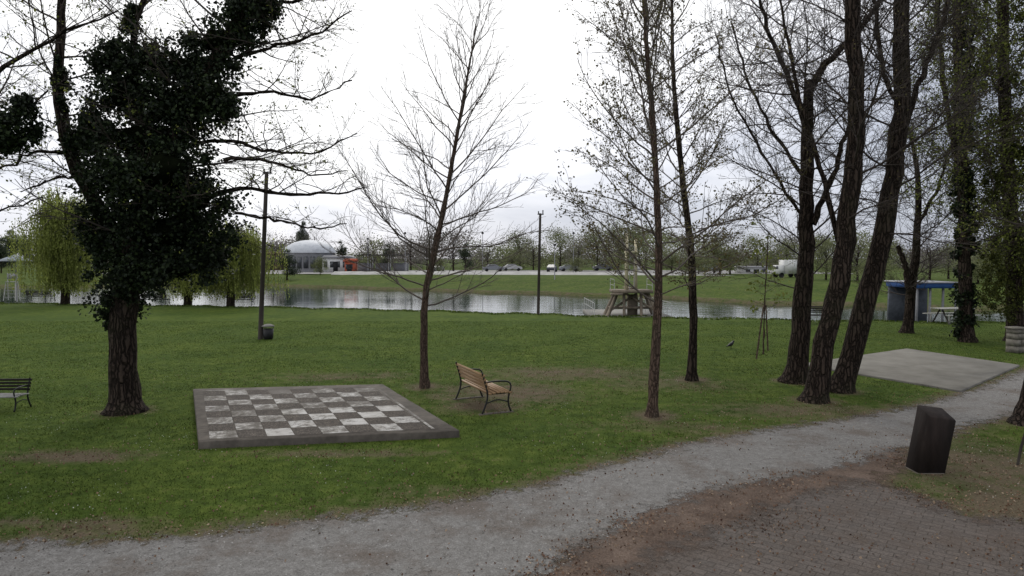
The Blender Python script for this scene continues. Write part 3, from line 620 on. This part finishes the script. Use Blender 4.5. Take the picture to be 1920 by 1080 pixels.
for r_ in range(8):
    for c_ in range(8):
        g_=.015; jj=R.normal(0,.008,(4,2)); q.add([bil((c_+a+jj[k,0])/8,(r_+b_+jj[k,1])/8) for k,(a,b_) in enumerate(((g_,g_),(1-g_,g_),(1-g_,1-g_),(g_,1-g_)))],[[0,1,2,3]],(r_+c_)%2)
q.build("checker_squares",[M_ww,M_bk],e,base)
q=MB()
for u0,u1,v0,v1 in ((1.008,1.024,0,1),(0,1,1.012,1.028)):
    q.add([bil(u0,v0),bil(u1,v0),bil(u1,v1),bil(u0,v1)],[[0,1,2,3]])
q.build("border_line",M_wl,e,base)
pb=PAD.mean(0)*[1,1,0]
o=slabmesh(PAD,.012).build("concrete_pad",M_pad,None,pb); tag(o,kind="structure")
# ------------------------------------------------------------------ post by the path
p=G(1733,882); e=empty("wooden_post","squat dark leaning wooden post with slanted top","post",p)
q=MB(); w=.20; ln=.17
v=[(-w,-w*.8,-.05),(w,-w*.8,-.05),(w,w*.8,-.05),(-w,w*.8,-.05)]
v+=[(-w+ln,-w*.8,.84),(w+ln-.02,-w*.8,.79),(w+ln-.02,w*.8,.90),(-w+ln,w*.8,.95)]
v=np.array(v); c0=v[4:].mean(0); t2=c0+(v[4:]-c0)*.93+[0,0,.02]
q.add(np.concatenate([v,t2]),[[0,3,2,1],[0,1,5,4],[1,2,6,5],[2,3,7,6],[3,0,4,7],[4,5,9,8],[5,6,10,9],[6,7,11,10],[7,4,8,11],[8,9,10,11]]); q.build("shaft",M_post,e)
q=MB(); q.box((0,0,-.01),(.46,.38,.04),taper=.85); q.build("footing",M_concd,e)
p=G(1908,872); q=MB(); q.tube([p,p+[.05,0,.3],p+[.16,0,.7],p+[.3,.05,1.2]],[.02,.02,.018,.015],6,cap=True); o=q.build("wooden_stake",M_pole,None,p); tag(o,"thin leaning wooden stake beside the path","stake")
p=G(1904,661); e=empty("stone_pillar","short pale stone block pillar on the grass","pillar",p,.2)
q=MB(); z=0
for i,(w_,h_) in enumerate(((.44,.23),(.39,.23),(.42,.2),(.39,.16))):
    q.box((-.10*(1 if i%2 else .8),0,z+h_/2),(w_*.5,.4,h_-.012),taper=.97); q.box((.12,.01,z+h_/2),(w_*.46,.4,h_-.012),taper=.96); z+=h_
q.build("stones",M_stone,e); q=MB(); q.box((0,0,z+.03),(.50,.44,.06),taper=.94); q.build("cap",M_stone,e)
def pole(label,b0,t0,r):
    p=G(*b0); t=W(t0[0],t0[1],p[1]); e=empty("utility_pole",label,"pole",p)
    q=MB(); q.tube([p-[0,0,.1],p*.66+t*.34,p*.33+t*.67,t],[r*1.15,r,r*.95,r*.85],10,cap=True); q.build("shaft",M_pole,e,p,smooth=True)
    q=MB(); q.box(t+[0.02,0,-.05],(.35,.06,.06)); q.tube([t+[.15,0,-.05],t+[.15,0,.18]],[.03,.04],6,cap=True); q.tube([t+[-.1,0,-.05],t+[-.1,0,.12]],[.03,.04],6,cap=True); q.build("bracket",M_iron,e,p)
    return e
pole("tall dark wooden pole standing on the lawn",(488,636),(500,322),.085)
pole("slim dark wooden pole at the river bank",(1009,590),(1013,400),.08)
p=G(503,636); e=empty("litter_bin","small dark litter bin with pale lid by pole","bin",p)
q=MB(); q.lathe([(.01,.02),(.17,.02),(.19,.05),(.21,.42),(.20,.42),(.16,.06)],k=14); 
for a in range(3): q.tube([(.15*math.cos(a*2.1),.15*math.sin(a*2.1),0),(.15*math.cos(a*2.1),.15*math.sin(a*2.1),.08)],[.02,.02],5)
q.build("body",M_iron,e,smooth=False)
q=MB(); q.lathe([(.01,.49),(.24,.50),(.24,.54),(.12,.60),(.01,.61)],k=14); q.build("lid",M_conc,e)
for a in (0.5,2.6,4.7): q=MB(); q.tube([(.2*math.cos(a),.2*math.sin(a),.40),(.2*math.cos(a),.2*math.sin(a),.52)],[.012,.012],5); q.build("lid_support",M_iron,e)
p=G(1370,654); e=empty("crow","small black crow standing on the lawn","bird",p,.6)
q=MB(); q.tube([(-.24,0,.10),(-.15,0,.12),(-.06,0,.145),(.02,0,.165),(.08,0,.19),(.11,0,.225),(.135,0,.255),(.16,0,.262),(.185,0,.258),(.225,0,.25)],[.012,.025,.05,.062,.055,.037,.034,.03,.014,.003],10,cap=True); q.build("body",M_feather,e,smooth=True)
for y in (-.025,.025):
    q=MB(); q.tube([(0,y,.12),(.01,y,.06),(0,y,.005)],[.012,.006,.006],5); q.tube([(0,y,.006),(.05,y,.004)],[.006,.004],4); q.build("leg",M_feather,e)

# ------------------------------------------------------------------ diving tower & jetty
p=G(1188,594); d=p[1]
jx0=W(1112,590,d)[0]; jx1=W(1262,590,d)[0]
e=empty("jetty","concrete bathing jetty with pale railings over the river","jetty",(p[0],p[1],0))
q=MB(); q.box(((jx0+jx1)/2-p[0],2.6,-.12),(jx1-jx0,5.6,.25)); [q.box((x,4.8,-.9),(.3,.3,1.4)) for x in (jx0-p[0]+.3,jx1-p[0]-.3)]; q.build("deck",M_conc,e)
for k,(x) in enumerate((jx0-p[0]+.08,jx1-p[0]-.08,jx1-p[0]-.9)):
    q=MB()
    for y in np.linspace(0,5.2,6): q.tube([(x,y,-.01),(x,y,.75)],[.018,.018],5,cap=True)
    for z in (.4,.75): q.tube([(x,0,z),(x,5.2,z)],[.016,.016],5,cap=True)
    q.build("railing",M_rail,e)
e=empty("diving_tower","weathered brown diving tower on slanted legs beside water","diving tower",(p[0],p[1]+.6,0)); e.scale=(1.05,1.0,1.08)
q=MB()
for sx in (-1,1):
    q.tube([(sx*1.35,-.4,0),(sx*.80,-.2,1.2)],[.11,.09],4,cap=True); q.tube([(sx*1.35,.9,-.1),(sx*.80,.7,1.2)],[.11,.09],4,cap=True)
    q.tube([(sx*.45,-.35,0),(sx*.45,-.2,1.2)],[.08,.08],4,cap=True); q.tube([(sx*1.2,-.38,.3),(-sx*.3,.2,1.15)],[.06,.06],4,cap=True)
q.box((.1,.4,.55),(.5,.4,1.1)); q.box((.0,.3,.42),(2.3,.8,.10)); q.build("base_frame",M_beige,e)
q=MB(); q.box((0,.3,1.27),(2.1,1.6,.16)); q.box((-.9,-.6,1.15),(.6,.4,.10)); q.box((.2,1.8,1.38),(.5,2.2,.05)); q.build("platform",M_beige,e)
q=MB(); q.box((-.24,.3,2.8),(.15,.4,2.95),taper=.7); q.box((.24,.3,2.65),(.15,.4,2.65),taper=.7); q.box((.0,.2,3.3),(.62,.9,.08)); q.build("tower",simple("pale_yellow_concrete",(.60,.54,.37),(.40,.36,.24),3,.9,.1),e)
q=MB()
for x in (-.12,.12): q.tube([(x,-.02,1.3),(x,-.02,3.6)],[.016,.016],5,cap=True)
for z in np.arange(1.5,3.6,.3): q.tube([(-.12,-.02,z),(.12,-.02,z)],[.012,.012],4)
q.build("ladder",M_grey,e)
for x in (-1.0,1.0):
    q=MB()
    for y in (-.45,1.05): q.tube([(x,y,1.3),(x,y,1.9)],[.015,.015],4,cap=True)
    for z in (1.6,1.9): q.tube([(x,-.45,z),(x,1.05,z)],[.014,.014],4,cap=True)
    q.build("railing",M_rail,e)
p=G(32,566); e=empty("beach_parasol","pale square parasol on a pole at the river","parasol",p)
zt=W(32,480,p[1])[2]
q=MB(); q.tube([(0,0,0),(0,0,zt)],[.04,.035],8,cap=True); q.build("pole",M_grey,e)
q=MB(); q.lathe([(1.0,zt-.38),(1.0,zt-.28),(.02,zt+.12)],k=8); q.build("canopy",simple("parasol_cloth",(.35,.38,.42),(.28,.3,.33),3,.8,0),e)
p=G(22,563); e=empty("lifeguard_chair","white tall lifeguard chair with ladder at water","chair",p,.3)
q=MB()
for x in (-.3,.3):
    q.tube([(x*1.3,-.45,0),(x,-.1,1.4)],[.03,.03],5,cap=True); q.tube([(x*1.3,.45,0),(x,.2,2.1)],[.03,.03],5,cap=True)
for z in (.25,.5,.75,1.0): q.tube([(-.35,-.38+z*.25,z),(.35,-.38+z*.25,z)],[.02,.02],4)
q.build("frame",M_rail,e); q=MB(); q.box((0,.05,1.42),(.65,.5,.05)); q.build("seat",M_rail,e); q=MB(); q.box((0,.24,1.85),(.65,.04,.4)); q.build("backrest",M_rail,e)

# ------------------------------------------------------------------ far bank
def gz(x,y): return float(hgt(np.array([x]),np.array([y]))[0])
q=MB(); A=[W(620,513,110),W(760,513,109),W(1000,514,107),W(1180,516,105),W(1350,518,101),W(1450,520,98)]
A=np.array(A); n=len(A); zb=np.array([.55,.55,.55,.52,.42,.35]); zt=np.array([1.05,1.10,1.05,.9,.7,.45])
lo_=A.copy(); lo_[:,2]=zb; up_=A.copy(); up_[:,1]+=2.2; up_[:,2]=zt; bk=A.copy(); bk[:,1]+=3.0; bk[:,2]=zt; bb=bk.copy(); bb[:,2]=.3
V=np.concatenate([lo_,up_,bk,bb]); q.add(V,[[r_*n+k,r_*n+k+1,(r_+1)*n+k+1,(r_+1)*n+k] for r_ in range(3) for k in range(n-1)])
q.add(V[[0,n,2*n,3*n]],[[0,1,2,3]]); q.add(V[[n-1,2*n-1,3*n-1,4*n-1]],[[0,1,2,3]])
o=q.build("embankment_wall",M_palec,None,(A[2][0],A[2][1],0)); tag(o,"long pale sloping stone embankment along the far bank","wall")
q=MB(); q.add([(-75,114,.608),(60,114,.608),(60,150,.608),(-75,150,.608)],[[0,1,2,3]]); o=q.build("promenade_pavement",M_asph); o["kind"]="structure"
x0=W(522,500,130)[0]; x1=W(618,500,130)[0]; cx=(x0+x1)/2; rx=(x1-x0)/2
e=empty("dome_hall","white domed hall with shallow ribbed curved roof","building",(cx,134,.6))
zz=W(570,449,130)[2]-.6; zw=W(570,474,130)[2]-.6
q=MB(); nlat,nlon=8,32; V=[]
for i in range(nlat+1):
    t=i/nlat*math.pi/2
    for j in range(nlon):
        a=j/nlon*2*math.pi; rr=1+.025*(j%2); V.append((rx*rr*math.cos(t)*math.cos(a),rx*rr*math.cos(t)*math.sin(a),zw+(zz-zw)*math.sin(t)))
f=[[i*nlon+j,i*nlon+(j+1)%nlon,(i+1)*nlon+(j+1)%nlon,(i+1)*nlon+j] for i in range(nlat) for j in range(nlon)]
q.add(V,f); q.build("roof",simple("white_membrane",(.60,.62,.64),(.42,.44,.47),1.5,.6,.1),e)
q=MB(); q.lathe([(rx*.98,-.2),(rx*.98,zw+.05)],k=32); q.build("wall",M_grey,e)
for j in range(12):
    a=math.pi+ (j+.5)/12*math.pi; q=MB(); q.box((rx*.985*math.cos(a),rx*.985*math.sin(a),zw*.5),(.1,.9,zw*.6),a); q.build("window",M_glass,e)
def house(name,label,px0,px1,pyt,d,wm,rm,depth=6,base=.6,roofh=.5,nw=4,cat="building"):
    a=W(px0,pyt,d); b_=W(px1,pyt,d); w=b_[0]-a[0]; h=a[2]-base-roofh; cx=(a[0]+b_[0])/2
    e=empty(name,label,cat,(cx,d+depth/2,base))
    q=MB(); q.box((0,0,h/2),(w,depth,h)); q.build("wall",wm,e)
    q=MB(); q.box((0,0,h+roofh/2),(w+.6,depth+.6,roofh),taper=.8); q.build("roof",rm,e)
    for i in range(nw):
        x=-w/2+w*(i+.5)/nw; q=MB(); q.box((x,-depth/2-.02,h*.55),(w/nw*.55,.08,h*.42)); q.build("window",M_glass,e)
    q=MB(); q.box((w*.02,-depth/2-.03,h*.38),(.9,.09,h*.76)); q.build("door",M_dark,e)
    return e
house("low_hall","long low grey white building beside the domed hall",604,652,479,128,M_white,M_grey)
house("kiosk","small orange red kiosk on the promenade",646,663,485,122,M_red,M_red,3,nw=2)
house("terracotta_house","muted brown walled house behind the bank",497,518,472,150,M_brick,M_brick,nw=2)
house("white_cottage","pale low building near the parking area",1395,1440,499,118,M_white,M_grey,5,.5,.3,3)
house("pump_house","grey concrete pump house on the far bank",1452,1490,530,78,M_conc,M_conc,3,-.3,.12,1)
for px in (678,712,746):
    a=W(px,478,124); e=empty("cafe_canopy","dark flat cafe canopy on slim posts","canopy",(a[0],126,.6),0,"cafe canopies on the promenade")
    h=a[2]-.6
    q=MB(); q.box((0,0,h),(3.3,3,.18),taper=.95); q.build("roof",M_dark,e)
    for x in (-1.5,1.5):
        for y in (-1.3,1.3): q=MB(); q.tube([(x,y,0),(x,y,h)],[.06,.06],6,cap=True); q.build("post",M_rail,e)
    q=MB(); q.box((0,1.3,.9),(2.8,.1,1.7)); q.build("screen",M_grey,e)
# blue roofed pavilion standing on the near bank beyond the picnic table
a=W(1720,531,36); b_=W(1800,531,36); w=b_[0]-a[0]; zb=-.75; e=empty("blue_roof_pavilion","open riverside pavilion with blue roof edge and dark walls","pavilion",((a[0]+b_[0])/2,37.5,zb))
h=a[2]-zb
q=MB(); q.box((0,0,h-.14),(w,3,.28)); q.build("fascia",M_blue,e)
q=MB(); q.box((0,0,h+.03),(w+.2,3.2,.06),taper=.97); q.build("roof",M_grey,e)
q=MB(); q.box((0,1.3,(h-.29)/2),(w*.96,.2,h-.29)); q.build("wall",M_wallb,e)
for x in np.linspace(-w/2+.1,w/2-.1,4): q=MB(); q.box((x,-1.35,(h-.28)/2-.25),(.09,.09,h+.22)); q.build("post",M_grey,e)
q=MB(); q.box((0,0,-.15),(w,3,.26)); q.build("floor",M_concd,e)
a=W(567,415,260); e=empty("church_spire","distant dark pointed church spire above trees","church tower",(a[0],260,.6)); h=a[2]-.6
q=MB(); q.box((0,0,h*.35),(4,4,h*.7)); q.build("tower",M_conc,e); q=MB(); q.lathe([(2.6,h*.7),(1.2,h*.8),(.05,h)],k=8); q.build("spire",M_grey,e)
carm=[simple("car_paint_"+n,c,tuple(x*.9 for x in c),2,.35,0,spec=.4) for n,c in (("white",(.42,.42,.42)),("silver",(.2,.21,.23)),("dark",(.05,.055,.065)),("red",(.16,.05,.04)))]
def car(loc,rot,mat,label):
    e=empty("parked_car",label,"car",loc,rot,"cars parked on the far promenade")
    prof=[(-2.1,.35),(-2.15,.75),(-1.9,.95),(-1.5,1.0),(-.9,1.42),(.5,1.45),(1.1,1.05),(1.9,.9),(2.15,.7),(2.1,.35)]
    q=MB(); n=len(prof); v=[(x,-.82,z) for x,z in prof]+[(x,.82,z) for x,z in prof]
    for k in range(n):
        if v[k][2]>1.2: v[k]=(v[k][0],-.62,v[k][2]); v[n+k]=(v[n+k][0],.62,v[n+k][2])
    q.add(v,[[k,(k+1)%n,n+(k+1)%n,n+k] for k in range(n)])
    q.add([v[k] for k in range(n)],[list(range(n))]); q.add([v[n+k] for k in range(n)],[list(range(n))[::-1]]); q.build("body",mat,e)
    for s_ in (-1,1):
        q=MB(); q.add([(-1.3,s_*.80,1.03),(.95,s_*.80,1.05),(.45,s_*.66,1.38),(-.85,s_*.66,1.36)],[[0,1,2,3]]); q.build("side_window",M_glass,e)
        for x in (-1.35,1.35):
            q=MB(); q.tube([(x,s_*.62,.32),(x,s_*.86,.32)],[.32,.32],12,cap=True); q.build("wheel",M_dark,e)
    return e
cl_=["white","silver","dark","red"]
for k,px in enumerate((820,925,960,1035,1068,1130,1200,1330)):
    dd=128+ (k*7)%18; ci=(1,1,0,2,1,1,0,1)[k]; a=W(px,500,dd); car((a[0],dd,.61),(.1 if k%3 else 1.4),carm[ci],f"{cl_[ci]} parked hatchback car on the far promenade")
a=W(1474,518,92); e=empty("white_truck","small white box truck on the bank road","truck",(a[0],92,gz(a[0],92)),.1)
q=MB(); q.box((.5,0,1.5),(2.2,1.9,1.9)); q.build("cargo_box",M_white,e); q=MB(); q.box((-1.1,0,1.1),(.95,1.8,1.2),taper=.85); q.build("cab",M_white,e)
q=MB(); q.box((-1.1,0,1.4),(.97,1.5,.4),taper=.9); q.build("windscreen",M_glass,e)
for x in (-1.1,1.1):
    for y in (-.8,.8): q=MB(); q.tube([(x,y-.12,.35),(x,y+.12,.35)],[.35,.35],12,cap=True); q.build("wheel",M_dark,e)
lampsrc=None
for px,dd,ht in ((1040,88,4.5),(905,118,7),(760,118,7),(690,118,6),(1075,118,7)):
    a=W(px,500,dd); z0=gz(a[0],dd)
    if lampsrc is None:
        lampsrc=empty("street_lamp","slim grey street lamp on the far bank","street lamp",(a[0],dd,z0),0,"street lamps along the far bank")
        q=MB(); q.tube([(0,0,0),(0,0,4.5)],[.07,.05],6,cap=True); q.build("post",M_grey,lampsrc); q=MB(); q.lathe([(.05,4.45),(.22,4.5),(.2,4.65),(.02,4.72)],k=8); q.build("lamp_head",M_dark,lampsrc)
    else: copy_thing(lampsrc,(a[0],dd,z0),0,(1,1,ht/4.5))

def farkind(seed,h,w,n,ls,nc,spread):
    r=np.random.default_rng(seed); T=MB(); T.tube([(0,0,-.3),(0.1,0,h*.3),(0,0,h*.7)],[.2,.14,.05],6)
    Pn=[]
    for i in range(nc):
        a=r.uniform(0,6.28); t=r.uniform(.18,1.0); rr=w/2*math.sin(min(1,(1-t)*1.5+.12)*math.pi/2)*r.uniform(.2,1.05)
        c=np.array([math.cos(a)*rr,math.sin(a)*rr,h*t*.93])
        T.tube([(0,0,max(.2,c[2]*.6)),c],[.05,.015],3)
        s_=w*spread*r.uniform(.6,1.4); Pn.append(c+r.normal(0,1,(int(n//nc*r.uniform(.5,1.5)),3))*[s_,s_,s_*.8])
    L=MB(); L.leaves(np.concatenate(Pn),ls,1.3,rng=r)
    return T,L
kinds=[]
for (nm,lb,seed,h,w,mat,n,ls,nc,spr) in (("leafy_tree","fresh green leafy tree on the far bank",1,9,9,M_farg,5200,.16,34,.11),("twiggy_tree","bare brownish twiggy tree on the far bank",2,10,10,M_farb,4400,.09,44,.11),("evergreen_tree","dark evergreen tree behind the far bank",3,10,5,M_fard,4200,.2,26,.10),("leafy_tree","low spreading pale green tree on the bank",4,6,9,M_farg,4200,.17,24,.09)):
    T,L=farkind(seed,h,w,n,ls,nc,spr); kinds.append((nm,lb,T,L,mat,h))
srcs=[None]*4
def place(kd,px,top,d,ws=1.0):
    a=W(px,top,d); z0=gz(a[0],d); nm,lb,T,L,mat,h=kinds[kd]; s_=(a[2]-z0)/h
    if srcs[kd] is None:
        e=empty(nm,lb,"tree",(a[0],d,z0),0,"trees on the far bank"); T.build("trunk",M_bark,e); L.build("foliage",mat,e); e.scale=(s_*ws,s_*ws,s_); srcs[kd]=e
    else: copy_thing(srcs[kd],(a[0],d,z0),random.uniform(0,6.28),(s_*ws,s_*ws,s_))
for kd,px,top,d,ws in ((2,537,466,104,1.5),(1,510,424,150,1),(1,590,418,170,1),(2,567,412,175,.6),(2,640,450,160,1),(1,690,432,160,1.2),(2,728,455,150,1.1),(1,770,424,150,1.1),(1,800,436,150,1.1),(1,850,418,140,1.2),(2,872,455,125,1.1),
   (1,915,450,160,1.3),(0,975,436,160,1.2),(1,1000,444,150,1.1),(0,1050,430,150,1.2),(1,1085,440,140,1.2),(0,1120,430,145,1.3),(0,1160,418,140,1.2),(0,1190,426,120,1),(1,1240,445,140,1.2),(0,1290,442,150,1.4),(0,1340,442,120,1.3),(1,1370,438,110,1.3),(3,1350,462,106,1.3),(0,1420,442,125,1.3),(0,1475,450,125,1.2),(0,1550,446,82,1.2),(1,1610,430,80,1.2),(3,1570,484,78,1.1),(0,1660,455,78,1.2),(3,1640,484,74,1.2),(1,1745,440,80,1.3),(0,1780,458,85,1.4),(0,1860,450,75,1.4),(3,1835,488,70,1.5),(0,1900,440,68,1.3),
   (2,20,430,140,1.0),(2,45,438,150,.8),(1,80,420,140,1.2),(2,0,445,120,1.0),(1,220,430,140,1.2),(2,300,450,130,1.4),(1,470,440,150,1.2),(3,700,478,150,1.3),(3,960,478,150,1.3),(3,1260,474,120,1.3),(3,1310,480,112,1.2),(3,600,484,112,.8),(3,820,484,116,.9),(3,1080,484,118,1.0)):
    place(kd,px,top,d,ws)
r=np.random.default_rng(5); 
q=MB()
for i in range(1300):
    px=r.uniform(-300,2300); d=r.uniform(175,235); u=(px-960)/F
    hh=3.2+ (485-448)/F*d*(0.6+.45*math.sin(px*.017)+.3*math.sin(px*.047)+.25*math.sin(px*.11)); x=u*d; m_=0 if math.sin(px*.02+1)+r.normal(0,.5)>0 else (1 if r.uniform()<.9 else 2)
    n=100; zt=r.uniform(.15,1)**.8*hh; q.leaves(np.array([x,d,zt+.5])+r.normal(0,1,(n,3))*[2.0,1.5,1.0],.38,1.2,m=m_,rng=r)
o=q.build("distant_woods",[M_farg,M_farb,M_fard]); tag(o,"hazy line of spring woods along the horizon","woods",kind="stuff")
r=np.random.default_rng(9); n=9000; x=r.uniform(-40,34,n); yn=nearbank(x); y=yn+r.uniform(-.8,.6,n); q=MB()
z=hgt(x,y); q.leaves(np.column_stack([x,y,z+.03]),.08,1.4,rng=r); o=q.build("bank_vegetation",M_blade); tag(o,"rough grass tufts along the river bank edge","grass",kind="stuff")

# ------------------------------------------------------------------ light
az=math.radians(-8); el=math.radians(38)
sd=Vector((math.sin(az)*math.cos(el),math.cos(az)*math.cos(el),math.sin(el)))
L=bpy.data.lights.new("sun",'SUN'); L.energy=1.1; L.angle=math.radians(20); L.color=(1,.96,.9)
lo=bpy.data.objects.new("sun",L); lo.rotation_euler=(-sd).to_track_quat('-Z','Y').to_euler(); COL.objects.link(lo)
w=bpy.data.worlds.new("World"); scene.world=w; w.use_nodes=True; nt=w.node_tree; bg=nt.nodes['Background']
sk=N(nt,'ShaderNodeTexSky',sky_type='NISHITA'); sk.sun_disc=False; sk.sun_elevation=el; sk.sun_rotation=az
tc=N(nt,'ShaderNodeTexCoord'); mp=N(nt,'ShaderNodeMapping'); mp.inputs['Scale'].default_value=(1,1,3.2); nt.links.new(tc.outputs['Generated'],mp.inputs[0])
cn=noise(nt,2.2,7,0.6,mp.outputs[0],0.4)
sep=N(nt,'ShaderNodeSeparateXYZ'); nt.links.new(tc.outputs['Generated'],sep.inputs[0])
dt=N(nt,'ShaderNodeVectorMath',operation='DOT_PRODUCT'); nt.links.new(tc.outputs['Generated'],dt.inputs[0]); dt.inputs[1].default_value=tuple(sd)
glow=math_(nt,'POWER',math_(nt,'MAXIMUM',dt.outputs['Value'],0.0),4.0)
br=math_(nt,'ADD',math_(nt,'MULTIPLY',sep.outputs[2],0.65),math_(nt,'MULTIPLY',glow,0.75))
br=math_(nt,'ADD',br,math_(nt,'MULTIPLY',math_(nt,'SUBTRACT',cn,0.5),1.1))
br=math_(nt,'SUBTRACT',br,math_(nt,'MULTIPLY',sep.outputs[0],0.30))
cc=ramp(nt,math_(nt,'ADD',br,0.10,True),[(0.0,(3.8,4.1,4.9)),(0.3,(6.2,6.5,7.4)),(0.55,(9.2,9.3,9.9)),(0.8,(12.0,12.0,12.0))])
nt.links.new(mixc(nt,0.93,sk.outputs[0],cc),bg.inputs[0]); bg.inputs[1].default_value=0.110
